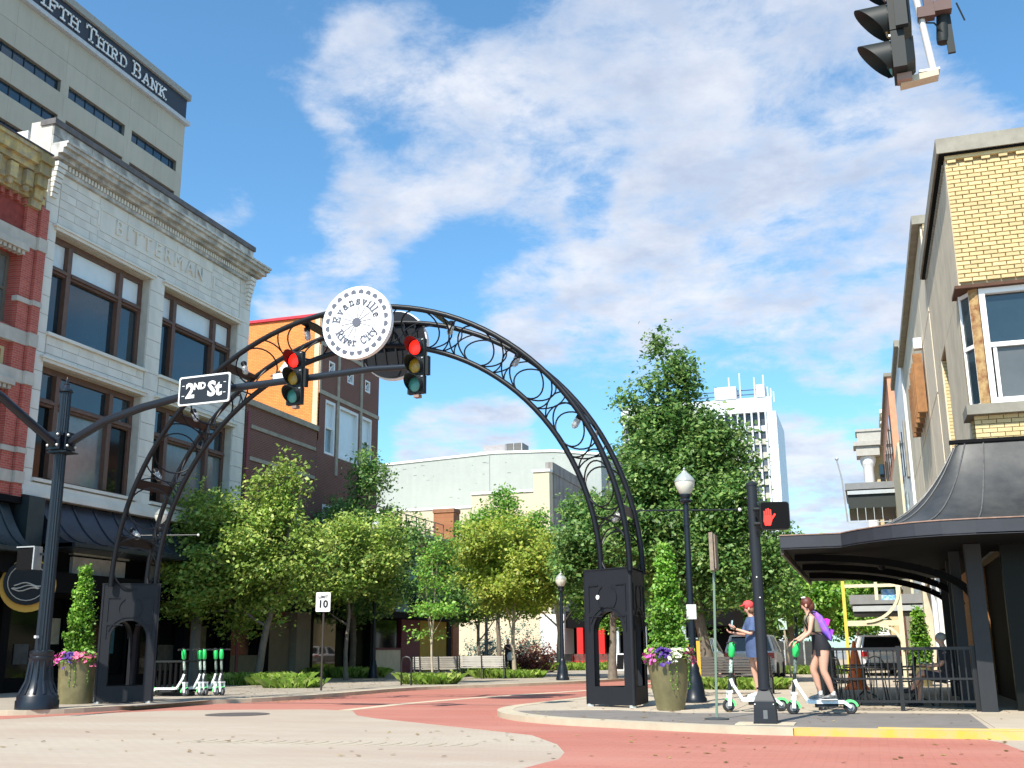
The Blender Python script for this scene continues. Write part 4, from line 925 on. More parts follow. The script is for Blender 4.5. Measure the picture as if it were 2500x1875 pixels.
for o_ in (s3, hp, cmr):        # these hang a little nearer the camera: eight-inch heads
    o_.location = Vector((0,0,1.15))+(Vector(o_.location)-Vector((0,0,1.15)))*.78; o_.scale = (.78,)*3
# diamond sign fixed behind the arm
ds = thing('diamond_sign', 'small white diamond sign with dark marks beside the middle signal', 'sign', (-10.75,18.35,6.6))
Fd = Fr((-10.62,18.5,0),(1,0,0),(0,-1,0))
B().prism([Fd.p(0,6.95,0),Fd.p(-.22,6.70,0),Fd.p(0,6.45,0),Fd.p(.22,6.70,0)], Fd.n*.02).build('diamond_plate', WHITE, ds)
B().fb(Fd,-.34,.12,6.46,6.60,.03,.05).build('lower_plate', WHITE, ds)
text('13', Fd, -.02, 6.53, .13, MATS['sign_black'], ds, 'letters', .05, .004, bold=.006); B().prism([Fd.p(-.42,6.56,.02),Fd.p(-.2,6.66,.02),Fd.p(-.2,6.52,.02)],Fd.n*.02).build('arrow', MATS['sign_black'], ds)
# left pedestrian signal (seen from behind)
lp = thing('pedestrian_signal', 'pedestrian signal box turned away on the left fluted pole', 'pedestrian signal', (-16.6,18.6,3.1))
B().box(-16.92,18.55,2.9,-16.5,18.75,3.36).build('housing', DARK, lp)
B().box(-16.94,18.53,3.36,-16.48,18.77,3.385).box(-16.5,18.53,2.9,-16.47,18.77,3.36).build('silver_frame', STEEL, lp); B().box(-16.47,18.7,3.2,-16.3,18.75,3.25).build('bracket', PBL, lp)
# right pedestrian pole and signal
pp = thing('pedestrian_pole', 'plain black pedestrian signal pole with a square flared base at right', 'pole', (-1.53,16.72,.1))
B().box(-1.95,16.45,.098,-1.12,17.0,.112).build('concrete_footing', M_CURB, pp)
B().loft([((-1.53,16.72,z),(w*.7071,w*.7071,0),(-w*.7071,w*.7071,0)) for z, w in ((.112,.235),(.14,.235),(.145,.225),(.33,.215),(.42,.205),(.44,.195),(.56,.125),(.585,.115))], 4).build('flared_base', mat('bluegrey_black', (.014,.017,.023), .5, var=.12, spec=.35), pp)
B().lathe((-1.53,16.72,.585),[(.11,0),(.11,.025),(.085,.03),(.078,3.0),(.085,3.0),(.085,3.03),(.05,3.06),(0,3.07)],20).build('shaft', mat('bluegrey_black', (0,0,0)), pp, smooth=True)
B().box(-1.55,16.56,.18,-1.49,16.575,.3).build('weld_patch', mat('grey_patch', (.12,.13,.14), .6), pp)
pb = B()
for x, z in ((-1.66,.38),(-1.40,.38),(-1.53,2.2),(-1.5,1.9)): pb.ball((x,16.57 if z<1 else 16.64,z),.012,6,4)
pb.build('rivets', STEEL, pp)
ps = thing('pedestrian_signal', 'pedestrian signal showing a lit red hand on the right pole', 'pedestrian signal', (-1.18,16.55,3.1))
Fp = Fr((-1.195,16.50,0),(.97,.24,0),(.24,-.97,0))
rrect(Fp,.215,.205,3.09,.045,-.16,.17).build('housing', mat('signal_black_housing', (0,0,0)), ps)
rrect(Fp,.205,.195,3.09,.04,.012,.004).build('face', DARK, ps)
vz = B()
for u in (-.205,.205): vz.fb(Fr(Fp.o,Fp.u,Fp.n),0,0,0,0,0,0) if False else None
hd = B(); hx, hz = -.105, 3.07
def hp_(pts): hd.prism([Fp.p(hx+x, hz+z, .017) for x, z in pts], Fp.n*.008)
hp_([(-.05,-.13),(.03,-.13),(.055,-.06),(.05,.03),(-.06,.03),(-.07,-.06)])
for x, l in ((-.06,.085),(-.032,.115),(-.003,.125),(.026,.105)): hp_([(x-.0,.033),(x+.022,.033),(x+.022,l),(x,l)])
hp_([(.056,-.05),(.085,-.01),(.115,.035),(.095,.05),(.057,.0)])
hd.build('red_hand', mat('red_hand_glow', (.9,.03,.02), .4, var=0, emit=(1,.02,.012,1.6)), ps)
B().tube([Fp.p(-.21,3.2,-.1),Fp.p(-.3,3.2,-.1)],.03,8).tube([Fp.p(-.21,2.98,-.1),Fp.p(-.3,2.98,-.1)],.03,8).build('bracket', MATS['signal_black_housing'], ps)
# green sign post seen edge on, and its loose round base
gp = thing('temporary_sign_post', 'slim green steel post with a weathered edge-on sign and round base', 'sign post', (-2.36,17.62,.1))
B().lathe((-2.36,17.62,.1),[(.0,0),(.19,0),(.19,.02),(.12,.03),(.05,.035),(0,.036)],24).build('round_base', mat('dark_rubber', (.05,.055,.06), .6), gp)
B().bar((-2.36,17.62,.12),(-2.27,17.62,2.95),.035,.035).build('post', mat('sage_green_paint', (.16,.24,.18), .5), gp)
B().ob((-2.285,17.6,2.68),(.006,.15,0),(-.03,.0,0),(0,0,.30)).ob((-2.235,17.62,2.68),(.005,.12,0),(-.01,0,0),(0,0,.27)).build('sign_plate', mat('weathered_plywood', (.30,.24,.18), .8, var=.3, vscale=8), gp)
# ---------------------------------------------------------------- globe street lamps
GLB = mat('frosted_globe', (.72,.69,.60), .35, var=.04); GCAP = mat('silver_globe_cap', (.42,.45,.44), .3, .3)
def lamp(lab, loc, h=4.9, banner=True, rz=R(17), sc=1):
    t = thing('street_lamp', lab, 'street lamp', loc, rz, 'globe street lamps'); H = h
    B().lathe((0,0,0),[(.25,0),(.25,.08),(.22,.12),(.2,.3),(.16,.5),(.12,.62),(.12,.7),(.10,.74),(.085,.78)],16).build('base', PBL, t, smooth=True, local=True)
    B().lathe((0,0,.78),[(.085,0),(.07,1.2),(.062,H-2.1),(.075,H-2.1),(.075,H-2.07),(.06,H-2.06),(.06,H-1.62),(.11,H-1.6),(.13,H-1.56),(.09,H-1.52),(.12,H-1.46),(.12,H-1.42)],16).build('pole', PBL, t, smooth=True, local=True)
    z = H-.64
    g = B().lathe((0,0,z),[(.10,0),(.12,.02),(.17,.10),(.21,.2),(.215,.27)],20).build('globe', GLB, t, smooth=True, local=True)
    B().lathe((0,0,z+.27),[(.222,0),(.222,.015),(.20,.06),(.13,.15),(.07,.20),(.06,.23),(.02,.25),(.03,.28),(0,.33)],20).build('globe_cap', GCAP, g, smooth=True, local=True)
    if banner:
        B().tube([(-1.12,0,H-.98),(1.12,0,H-.98)],.018,6).build('banner_rod', PBL, t, local=True); B().ball((1.15,0,H-.98),.04,8,6).build('rod_ball', WHITE, t, local=True)
    return t
l1 = lamp('globe street lamp with white notice behind the right-hand planter', (-3.53,23.15,.1), 4.95)
B().box(-.1,-.09,0,.1,-.075,.3).build('white_notice', WHITE, l1, local=True); [k for k in kids(l1) if k.name.startswith('white_notice')][0].location = (0,0,1.68)
l2 = lamp('globe street lamp behind the left part of the arch, by the shop awning', (-20.25,28.0,.1), 5.55)
l3 = lamp('globe street lamp far off beside the parked cars at right', (-3.25,53.5,.1), 4.6)
l4 = lamp('globe street lamp partly hidden inside the yellow-green tree', (-17.1,49.0,.1), 4.4, False)
l5 = lamp('slim lamp post right of the yellow-green tree', (-11.1,40.5,.1), 4.1, False)
l6 = lamp('globe street lamp whose globe shows inside the left maple', (-20.3,43.5,.1), 6.9, True)
# left pole in arm clamp is done; speed limit sign
sl = thing('speed_limit_sign', 'white speed sign reading LIMIT 10 in front of the maple', 'sign', (-15.25,29.1,.1))
B().tube([(-15.25,29.15,.1),(-15.25,29.15,2.9)],.032,8).build('post', mat('dark_bronze', (.05,.04,.035), .6), sl)
Fl = Fr((-15.25,29.1,0),(.95,.30,0),(.30,-.95,0))
rrect(Fl,.215,.28,2.62,.03,0,.015).build('plate', WHITE, sl)
text('10', Fl, 0, 2.55, .30, MATS['sign_black'], sl, 'letters', .015, .004, bold=.012); text('LIMIT', Fl, 0, 2.76, .115, MATS['sign_black'], sl, 'letters', .015, .004, bold=.004, stretch=1.05)
# ---------------------------------------------------------------- right corner building
YB_ = mat('yellow_brick', (.62,.49,.26), .8, var=.24, vscale=3, bump=.25, bscale=90, col2=(.52,.38,.17))
YBT = mat('yellow_brick_wall', (.62,.48,.23), .8, var=.10, brick=('y', .243, .081, (.30,.22,.13), (.66,.52,.27), .01))
YBX = mat('yellow_brick_wall_side', (.62,.48,.23), .8, var=.10, brick=('x', .243, .081, (.30,.22,.13), (.66,.52,.27), .01))
MORT = mat('brown_mortar', (.46,.36,.22), .95, var=.2)
GST = mat('grey_tan_stucco', (.66,.57,.42), .9, var=.15, vscale=1.5, streak=.25, bump=.3, bscale=60)
CPN = mat('grey_stone_coping', (.30,.28,.23), .85, var=.2, vscale=3)
yb = thing('yellow_brick_building', 'corner building of yellow brick with grey stucco side, seen at the right edge', 'building', (2.1,20.5,0))
FF = FY(20.5)
B().box(2.14,20.55,7.62,14,27.8,10.25).box(2.5,21.0,3.0,14,27.8,7.62).build('core', MORT, yb)
B().box(2.1,20.53,7.62,2.135,27.8,10.2).box(2.1,21.1,3.4,2.135,24.6,7.61).box(2.1,26.0,3.4,2.135,27.8,7.61).box(2.1,24.6,3.4,2.135,26,4.9).build('stucco_side', GST, yb)
B().box(2.135,24.6,4.9,2.5,24.63,7.6).box(2.135,25.97,4.9,2.5,26,7.6).build('slot_reveal', YBT, yb)
sw_ = B().box(2.4,24.65,4.95,2.45,25.95,7.55).build('slot_window', GLASS, yb)
nb_ = blocks(FF, [(2.1,3.75,7.7,10.07)], .243, .0815, 'brick', YB_, yb, d0=-.05, dep=.05, gap=.008, cap=280)
blocks(FF, [(3.75,8,7.7,10.07),(2.1,8,4.62,5.18)], .243, .0815, 'brick', YB_, yb, d0=-.05, dep=.05, gap=.012, cap=0)
B().box(2.15,20.56,4.4,8,21,5.18).build('lower_backing', MORT, yb)
for k in range(16): B().fb(FF,2.14+k*.30,2.29+k*.30,10.08,10.14,-.04,.035).build('dentil_brick', YB_, yb)
B().fb(FF,2.1,8,10.145,10.215,-.04,.045).build('brick_course', YB_, yb)
for k in range(40): 
    if k < 40: B().box(2.06,20.7+k*.17,10.08,2.1,20.78+k*.17,10.15).build('side_dentil', CPN, yb)
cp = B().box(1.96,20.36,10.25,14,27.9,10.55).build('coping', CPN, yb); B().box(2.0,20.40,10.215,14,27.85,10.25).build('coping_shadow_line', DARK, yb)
# cracks/rust spots
# cut corner bay with white windows and rusty post
RUST = mat('rusty_peeling_post', (.62,.42,.18), .8, var=.9, vscale=9, col2=(.24,.07,.02))
B().box(2.02,20.42,7.56,8,21.2,7.62).build('rusty_lintel', mat('rust_dark', (.12,.05,.025), .8, var=.3, vscale=6), yb)
B().box(1.98,20.34,5.18,8,21.15,5.36).build('sill', CPN, yb)
B().prism([(2.25,20.60,5.36),(2.40,20.52,5.36),(2.44,20.62,5.36),(2.30,20.72,5.36)],(0,0,2.2)).build('rusty_post', RUST, yb)
w = B().fb(FF,2.42,2.52,5.37,7.55,-.2,-.02).fb(FF,2.52,6,5.37,5.49,-.2,-.0).fb(FF,2.52,6,7.45,7.55,-.2,-.02).fb(FF,2.52,6,6.44,6.52,-.18,-.04).fb(FF,4.3,4.5,5.49,7.45,-.2,-.02).fb(FF,2.56,2.62,5.49,6.44,-.16,-.06)
wo = w.build('window', WHITE, yb)
B().fb(FF,2.5,4.35,6.5,7.46,-.14,-.13).fb(FF,4.45,6,6.5,7.46,-.14,-.13).build('upper_pane', GLASS, wo); B().fb(FF,2.6,4.35,5.47,6.46,-.12,-.11).fb(FF,4.45,6,5.47,6.46,-.12,-.11).build('lower_pane', mat('grey_screen_glass', (.10,.11,.115), .3, var=.1), wo)
w = B(); a, b_ = Vector((2.12,20.92,0)), Vector((2.27,20.64,0)); 
for p in (a, b_): w.ob(p+Vector((0,0,6.46)),(.02,0,0),(0,.02,0),(0,0,1.09))
for z in (5.40,6.5,7.5): w.bar(a+Vector((0,0,z)),b_+Vector((0,0,z)),.04,.07)
wo = w.build('side_window', WHITE, yb); B().prism([tuple(a+Vector((0.012,0,5.45))),tuple(b_+Vector((0.012,0,5.45))),tuple(b_+Vector((.02,0,5.45))),tuple(a+Vector((.02,0,5.45)))],(0,0,2.0)).build('pane', GLASS, wo)
B().box(2.1,20.95,4.6,2.14,21.12,7.56).build('brick_return', YBX, yb)
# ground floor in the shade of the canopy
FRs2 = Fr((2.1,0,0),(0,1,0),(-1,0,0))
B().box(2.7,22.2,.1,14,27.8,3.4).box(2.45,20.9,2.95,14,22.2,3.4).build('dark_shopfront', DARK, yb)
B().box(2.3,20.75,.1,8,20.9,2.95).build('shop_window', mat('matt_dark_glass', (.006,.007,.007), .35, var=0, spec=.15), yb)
# canopy
cn = thing('corner_canopy', 'black metal corner canopy with swept roof and curved fascia over the cafe terrace', 'canopy', (2.0,20.0,0))
CANM = mat('dull_black_sheet_metal', (.028,.030,.033), .45, .2, var=.4, vscale=1.3, col2=(.075,.075,.072))
outer = [(8,18.62,0),(1.75,18.62,0),(1.25,18.68,0),(.85,18.82,0),(.5,19.04,0),(.2,19.32,0),(-.05,19.62,0),(-.22,19.9,0),(-.34,20.12,0),(-1.40,20.15,0),(-1.40,22,0),(-1.40,24,0),(-1.40,30.3,0)]
inner = [(8,20.40,4.68),(2.2,20.40,4.68),(2.0,20.40,4.68),(1.9,20.40,4.68),(1.8,20.40,4.67),(1.74,20.42,4.64),(1.70,20.46,4.6),(1.68,20.55,4.5),(1.70,20.75,4.2),(1.9,21.1,3.5),(2.05,22,3.3),(2.05,24,3.3),(2.05,30.3,3.3)]
zt0, zb0 = 3.14, 2.90
rows = []
for i in range(13):
    s = i/12; rows.append([(o[0]+(n[0]-o[0])*s, o[1]+(n[1]-o[1])*s, zt0+(n[2]-zt0)*(s**2.3)) for o, n in zip(outer, inner)])
B().grid(rows).build('swept_roof', CANM, cn, smooth=True)
fa = B()
for (x0,y0,_),(x1,y1,_) in zip(outer, outer[1:]): fa.add([(x0,y0,zb0),(x1,y1,zb0),(x1,y1,zt0+.01),(x0,y0,zt0+.01)],[(0,1,2,3)]); 
fa.build('fascia', mat('bluegrey_fascia', (.03,.032,.042), .55, var=.2, vscale=2), cn)
B().tube([(x,y-.005,zt0+.012) for x,y,_ in outer[:10]],.012,5).build('rusty_edge', mat('rust_pinkish', (.32,.2,.15), .7, var=.4, vscale=8), cn)
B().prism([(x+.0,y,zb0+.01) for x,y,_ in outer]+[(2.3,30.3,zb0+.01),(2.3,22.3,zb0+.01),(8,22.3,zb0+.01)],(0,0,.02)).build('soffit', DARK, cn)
sm = B()
for k in (1,3,5,6,7): sm.tube([Vector(rows[i][k])+Vector((-.004,-.006,.012)) for i in range(13)],.012,5)
for x in (3.2,4.6): sm.tube([(x,18.62+(20.42-18.62)*i/12,zt0+.01+(4.68-zt0)*(i/12)**2.3) for i in range(13)],.012,5)
sm.build('standing_seams', mat('pale_seam', (.11,.11,.11), .5, var=.4, vscale=10), cn, stuff=True)
B().fb(FF,1.64,8,4.68,4.74,-.02,.14).build('top_flashing', DARK, cn)
def bracket(y, x0=1.85, x1=-1.25, zl=2.0):
    pts = [Vector((x0+(x1-x0)*(1-math.cos(R(90*i/12))), y, zl+(zb0-.05-zl)*math.sin(R(90*i/12)))) for i in range(13)]
    b = B()
    for p, q in zip(pts, pts[1:]): b.bar(p, q, .08, .13)
    return b.build('curved_bracket', DARK, cn)
for y in (21.6,24.2,27.0): bracket(y)
for x, y, w_ in ((1.82,20.47,.13),(1.62,21.9,.09),(1.72,24.2,.10),(1.75,27.0,.10),(5.4,20.47,.13)):
    B().box(x-w_,y-w_,.1,x+w_,y+w_,zb0).build('post', mat('charcoal_post', (.018,.020,.025), .6, var=.15), cn)
B().bar((-1.38,20.2,2.86),(-1.38,30.3,2.86),.05,.1).build('edge_beam', mat('brown_edge', (.10,.08,.065), .7, var=.3), cn)
B().ball((.35,23.5,2.78),.08,8,6).build('soffit_lamp', SIG, cn)
# fence
fn = thing('terrace_fence', 'black metal picket fence round the cafe terrace under the canopy', 'fence', (-.9,20.5,.1))
M_F = mat('fence_black', (.012,.012,.014), .45, var=.05)
B().box(-.92,20.47,1.12,1.7,20.53,1.17).build('top_rail', M_F, fn); B().box(-.92,20.48,.24,1.7,20.52,.28).build('bottom_rail', M_F, fn); B().box(-.92,20.48,.62,1.7,20.52,.655).build('middle_rail', M_F, fn)
B().box(-.94,20.53,1.12,-.88,29,1.17).box(-.93,20.53,.24,-.89,29,.28).build('side_rail', M_F, fn)
for k in range(24): B().box(-.80+k*.105,20.49,.28,-.777+k*.105,20.51,1.12).build('picket', M_F, fn)
for k in range(60): B().box(-.92,20.6+k*.14,.28,-.90,20.62+k*.14,1.12).build('side_picket', M_F, fn)
for x, y in ((-.92,20.5),(.45,20.5),(1.66,20.5),(-.91,23.3),(-.91,26.1),(-.91,29)): B().box(x-.035,y-.035,.1,x+.035,y+.035,1.19).build('post', M_F, fn)
# ---------------------------------------------------------------- grey-tan building and those beyond, right side
gb = thing('tan_panel_building', 'tan panel clad building with rusty wooden lettering, next to the yellow corner', 'building', (2.0,27.9,0))
PNL = mat('tan_wall_panel', (.78,.68,.52), .85, var=.10, vscale=.8, streak=.1)
FG = Fr((2.09,0,0),(0,1,0),(-1,0,0))
B().box(2.13,27.85,3.3,14,43,11.7).build('core', mat('dark_joint2', (.13,.10,.07), .9), gb)
B().box(2.15,27.83,10.2,14,27.85,11.75).build('yellow_brick_end', YBT, gb); B().box(2.9,27.82,10.3,3.2,27.83,11.3).build('orange_patch', ORB, gb)
for i in range(5):
    for j in range(4):
        z = [3.35,5.4,7.3,9.4,11.72]; B().fb(FG,27.9+i*3.03,27.9+(i+1)*3.03-.05,z[j],z[j+1]-.05,-.05,.0).build('panel', PNL, gb)
B().box(1.9,27.8,11.72,14,43.1,11.95).build('coping', CPN, gb)
bb = B().box(2.3,28,.1,14,43,3.3).build('brick_ground_floor', mat('orange_brick_x', (.42,.17,.05), .85, brick=('x', .22, .076, (.3,.2,.12), (.5,.24,.08), .01)), gb)
for u in (30.5,33.5,36.5,39.5): B().box(2.1,u,.1,2.3,u+.5,3.3).build('white_pilaster', WHITE, gb)
for u in (31.3,34.3,37.3): B().box(2.2,u,.3,2.28,u+1.8,2.9).build('shop_window', GLASS2, gb)
ws = thing('wooden_letter_sign', 'projecting rusty brown wooden letters on the tan panel wall', 'sign', (1.9,33,8.3))
WD = mat('weathered_brown_wood', (.30,.14,.05), .8, var=.5, vscale=5)
rr = random.Random(4)
for k in range(6):
    u = 31.2+k*.75; z0 = 7.75+rr.uniform(-.15,.1)
    text('BISTRO'[k], Fr((1.88,0,0),(0,-1,0),(-1,0,0)), -u, 8.5+rr.uniform(-.1,.1), 1.5, WD, ws, 'letter', 0, .14, bold=.02) if False else B().fb(FG,u,u+.16,7.5,9.2-rr.uniform(0,.3),.05,.3).fb(FG,u+.16,u+.5,7.5+rr.uniform(0,.6),7.75+rr.uniform(0.6,.8),.05,.28).fb(FG,u+.16,u+.52,8.7,8.95,.05,.27).build('letter', WD, ws)
B().fb(FG,31.1,31.4,9.3,9.6,.03,.25).build('sign_lamp', WHITE, ws)
wb = thing('white_building', 'white painted upper storey beyond the tan panels', 'building', (2.0,43.1,0))
B().box(2.0,43.15,3.3,14,51,12.6).build('wall', WHITE, wb); B().box(1.85,43.15,12.6,14,51,12.85).build('dark_coping', CPN, wb)
B().box(2.0,43.15,.1,14,51,3.3).build('grey_base', GST, wb); B().box(1.92,44,7.6,1.99,44.6,9.8).build('shutter', CPN, wb); B().box(1.9,46.5,5.5,1.98,48.0,7.4).build('painted_panel', mat('teal_white_panel', (.3,.36,.38), .7, var=.8, vscale=3, col2=(.04,.06,.07)), wb)
for z in (4.2,8.2):
    for u in (45.2,47.4,49.4): 
        w = B().box(1.95,u,z,2.0,u+.9,z+1.8).build('window', GLASS, wb)
ob = thing('salmon_building', 'salmon coloured brick building under the flag on the right side', 'building', (2.1,60,0))
B().box(2.1,62,.1,14,84,15.9).build('wall', mat('salmon_brick', (.60,.27,.16), .85, var=.12), ob)
B().box(1.9,51.1,.1,14,61.9,10.2).build('cream_front', CRM, ob); B().box(1.95,61.9,15.9,14,84,16.1).build('coping', CPN, ob)
for z in (4.5,8.0,11.8):
    for u in (63,67,71,75,79): B().box(2.04,u,z,2.1,u+1.5,z+2.1).build('window', GLASS, ob)
fg = thing('flag', 'american flag on a white pole above the salmon building', 'flag', (2.4,84,16))
B().tube([(2.35,89,14),(2.35,89,18.5)],.07,8).ball((2.35,89,18.6),.16,8,6).build('pole', WHITE, fg)
st_ = B(); st2 = B()
for k in range(9):
    zz = 17.75-k*.16; b = st_ if k % 2 == 0 else st2
    x0 = 2.45+(.9 if k < 4 else 0); b.prism([(x0,88.9,zz-.25*(x0-2.45)),(3.9,89.0,zz-.55),(3.9,89.0,zz-.71),(x0,88.9,zz-.16-.25*(x0-2.45))],(0,.03,0))
st_.build('red_stripes', mat('flag_red', (.55,.03,.05), .8), fg); st2.build('white_stripes', WHITE, fg)
B().prism([(2.42,88.88,17.8),(3.3,88.9,17.5),(3.3,88.9,16.9),(2.42,88.88,17.15)],(0,.03,0)).build('blue_canton', mat('flag_blue', (.03,.05,.22), .8), fg)
tn = thing('column_building', 'buff stone building with a white corner column and deep cornice far down the street', 'building', (2,95,0))
BUF = mat('buff_stone', (.60,.48,.27), .85, var=.12, vscale=.6)
B().box(1.35,92,.1,14,118,17.2).box(2.4,92,17.2,14,118,20.0).build('wall', BUF, tn)
B().box(.2,90.5,16.3,2.0,92.6,17.1).box(.0,90.3,17.1,2.2,92.8,17.45).box(.35,90.7,17.45,14,93.2,18.3).box(.25,90.6,18.3,14,93.4,18.5).build('cornice', mat('grey_cornice', (.42,.40,.36), .8), tn)
B().lathe((1.05,91.3,2.0),[(.6,0),(.5,.3),(.46,.4),(.40,13.4),(.5,13.6),(.6,13.9),(.62,14.3)],16).build('column', WHITE, tn, smooth=True)
B().box(.4,90.6,.1,1.7,92,2.0).build('column_base', WHITE, tn); B().box(2.3,91.9,20.0,14,118,20.3).build('white_coping', WHITE, tn)
for z in (5,9.5,13.5): B().box(1.9,91.9,z,2.7,92,z+2.2).build('window', GLASS, tn)
def balcony(y0, y1, x0, x1, z0, z1, lab, rail=True):
    t = thing('balcony', lab, 'balcony', (x1,y0,z0))
    B().box(x0,y0,z1-.35,x1,y1,z1).build('fascia', mat('grey_balcony_fascia', (.22,.22,.22), .5), t); B().box(x0+.1,y0+.1,z0,x1,y1,z1-.36).build('dark_underside', mat('dark_green_underside', (.02,.025,.022), .6), t)
    B().box(x0+.1,y0-.02,z1-.62,x1,y0,z1-.42).build('grey_gutter', STEEL, t)
    if rail:
        r_ = B()
        for i in range(5): r_.box(x0+.1+i*.42,y0,z0-.75,x0+.13+i*.42,y0+.03,z0)
        r_.box(x0,y0,z0-.78,x1,y0+.04,z0-.74); r_.build('hanging_rail', STEEL, t)
        B().tube([(x0,y0,z0-.7),(x0-.12,y0,z1+.3),(x0-.3,y0,z1+1.3)],.05,6).ball((x0-.3,y0,z1+1.35),.1,6,5).build('mast', STEEL, t)
    return t
balcony(60,66,-.6,2.0,8.4,9.75,'dark projecting balcony high on the right side with a pale mast')
balcony(44,49,-.62,2.0,2.45,3.15,'low flat canopy over the far pavement behind the scaffold frame',False)
# yellow and cream timber frame in front of the far canopy
yf = thing('scaffold_frame', 'yellow and cream painted timber frame behind the cafe fence', 'frame', (-.5,33,.1))
YP = mat('yellow_frame_paint', (.80,.55,.08), .6); CP = mat('cream_frame_paint', (.70,.62,.42), .7)
B().box(-.66,33,.1,-.57,33.09,3.05).build('post', YP, yf)
B().box(-.57,33.01,2.86,1.0,33.08,2.95).box(.24,33.0,2.5,.33,33.1,3.0).build('top_rail', CP, yf); B().box(-.57,33.01,1.78,.95,33.09,1.93).build('middle_rail', CP, yf); B().box(.82,33,.1,.95,33.1,2.86).build('cream_post', CP, yf)
a_ = B(); pts = [Vector((-.05+.95*math.sin(R(t)),33.0,2.85-.95*math.cos(R(t)))) for t in range(0,91,9)]
for p, q in zip(pts, pts[1:]): a_.bar(p, q, .07, .08)
pts = [Vector((.3+.6*math.sin(R(t)),33.0,1.1+.68*math.cos(R(t)))) for t in range(0,91,15)]
for p, q in zip(pts, pts[1:]): a_.bar(p, q, .07, .07)
a_.build('curved_brace', CP, yf)
bn = B().box(.42,33.2,2.5,.78,33.22,2.8).build('blue_banner', mat('blue_banner', (.02,.25,.62), .6, var=.8, vscale=12, col2=(.5,.6,.7)), yf)
cf = thing('traffic_cone', 'orange traffic cone with its tip above the fence', 'traffic cone', (-.45,31,.1))
B().lathe((-.42,31,.1),[(.34,0),(.30,.06),(.26,.1),(.05,1.15),(.03,1.25),(0,1.26)],14).build('cone', mat('cone_orange', (.85,.16,.02), .5), cf, smooth=True)
B().box(-.75,30.67,.1,-.09,31.33,.14).build('foot', mat('cone_orange', (0,0,0)), cf)
# far white tower
tw = thing('far_tower', 'tall white office tower with rooftop aerials far behind the big tree', 'tower', (-40,300,0))
TWW = mat('tower_white', (.62,.63,.65), .6, var=.03)
B().box(-62,301,.1,-22,330,69).build('core', mat('tower_grey', (.40,.40,.38), .7), tw)
B().box(-63,299.2,65.2,-20.5,300.9,69.4).box(-36,299,69.4,-30,309,73.0).box(-24.5,299,69.4,-22.2,307,73.0).build('white_crown', TWW, tw)
B().box(-22,299.2,.1,-19.5,330,65.2).build('white_end_wall', mat('tower_white_b', (.72,.74,.78), .6), tw)
for k in range(22):
    x = -62.5+k*1.9; B().box(x,299.0,.1,x+.45,300.9,66).build('fin', TWW, tw)
for j in range(17):
    z = 61.6-j*3.75
    B().box(-62,300.2,z-1.7,-22,300.95,z-.1).build('spandrel', mat('tower_tan', (.50,.47,.40), .7) if j else TWW, tw)
    B().box(-62,300.7,z,-22,300.98,z+1.9 if j else z+3.3).build('window_band', mat('tower_glass', (.10,.11,.13), .2, var=.5, vscale=.3), tw)
B().tube([(-46,302,71),(-24,302,71)],.15,5).tube([(-46,302,72.3),(-24,302,72.3)],.15,5).tube([(-46,302,69.5),(-36,302,69.5)],.15,5).build('roof_rail', mat('rail_blue', (.08,.12,.2), .6), tw)
an = B()
for x, h in ((-32,76),(-29,77),(-25,75.5),(-22.5,76),(-21.5,72.5),(-20.6,72),(-19.9,71),(-44,74)): an.tube([(x,300.5,68),(x,300.5,h)],.22,6)
an.build('antenna', TWW, tw)
import numpy as np
# ---------------------------------------------------------------- trees
BARK = mat('grey_bark', (.20,.165,.13), .9, var=.3, vscale=6, bump=.6, bscale=18, streak=.2)
BARKP = mat('pale_young_bark', (.50,.42,.31), .85, var=.2, vscale=6, bump=.4, bscale=20)
L_MAPLE = leafmat('maple_leaves', (.11,.23,.035), (.26,.38,.065), (.50,.56,.14))
L_DARK = leafmat('deep_green_leaves', (.055,.15,.035), (.13,.26,.06), (.30,.42,.12), .4)
L_YEL = leafmat('yellow_green_leaves', (.18,.30,.035), (.34,.43,.06), (.52,.52,.10), .4)
L_LIME = leafmat('bright_green_leaves', (.09,.26,.03), (.18,.38,.05), (.38,.54,.10), .4)
L_CON = leafmat('evergreen_sprays', (.06,.20,.015), (.16,.36,.03), (.36,.54,.10), .35)
L_RED = leafmat('russet_leaves', (.10,.03,.02), (.20,.06,.045), (.34,.14,.09), .3)
L_BLUE = leafmat('blue_green_needles', (.04,.10,.09), (.09,.17,.14), (.2,.3,.26), .2)
def leaves(rs, centres, per, spread, size, up=.5, aspect=.62):
    """folded leaf quads scattered round twig ends"""
    n = len(centres)*per
    c = np.repeat(np.array(centres), per, axis=0) + rs.normal(0, 1, (n,3))*np.array(spread)
    nrm = rs.normal(0, 1, (n,3)); nrm[:,2] = np.abs(nrm[:,2])+up; nrm += np.array([sdir.x,sdir.y,0])*.9; nrm /= np.linalg.norm(nrm, axis=1)[:,None]
    a = rs.normal(0, 1, (n,3)); a -= nrm*(a*nrm).sum(1)[:,None]; a /= np.linalg.norm(a, axis=1)[:,None]
    b = np.cross(nrm, a); s = size*rs.uniform(.45, 1.45, (n,1))
    V = np.empty((n,4,3)); V[:,0] = c-a*s*.5; V[:,2] = c+a*s*.55; V[:,1] = c+b*s*aspect*.5+nrm*s*.10; V[:,3] = c-b*s*aspect*.5+nrm*s*.10
    return V.reshape(-1,3)
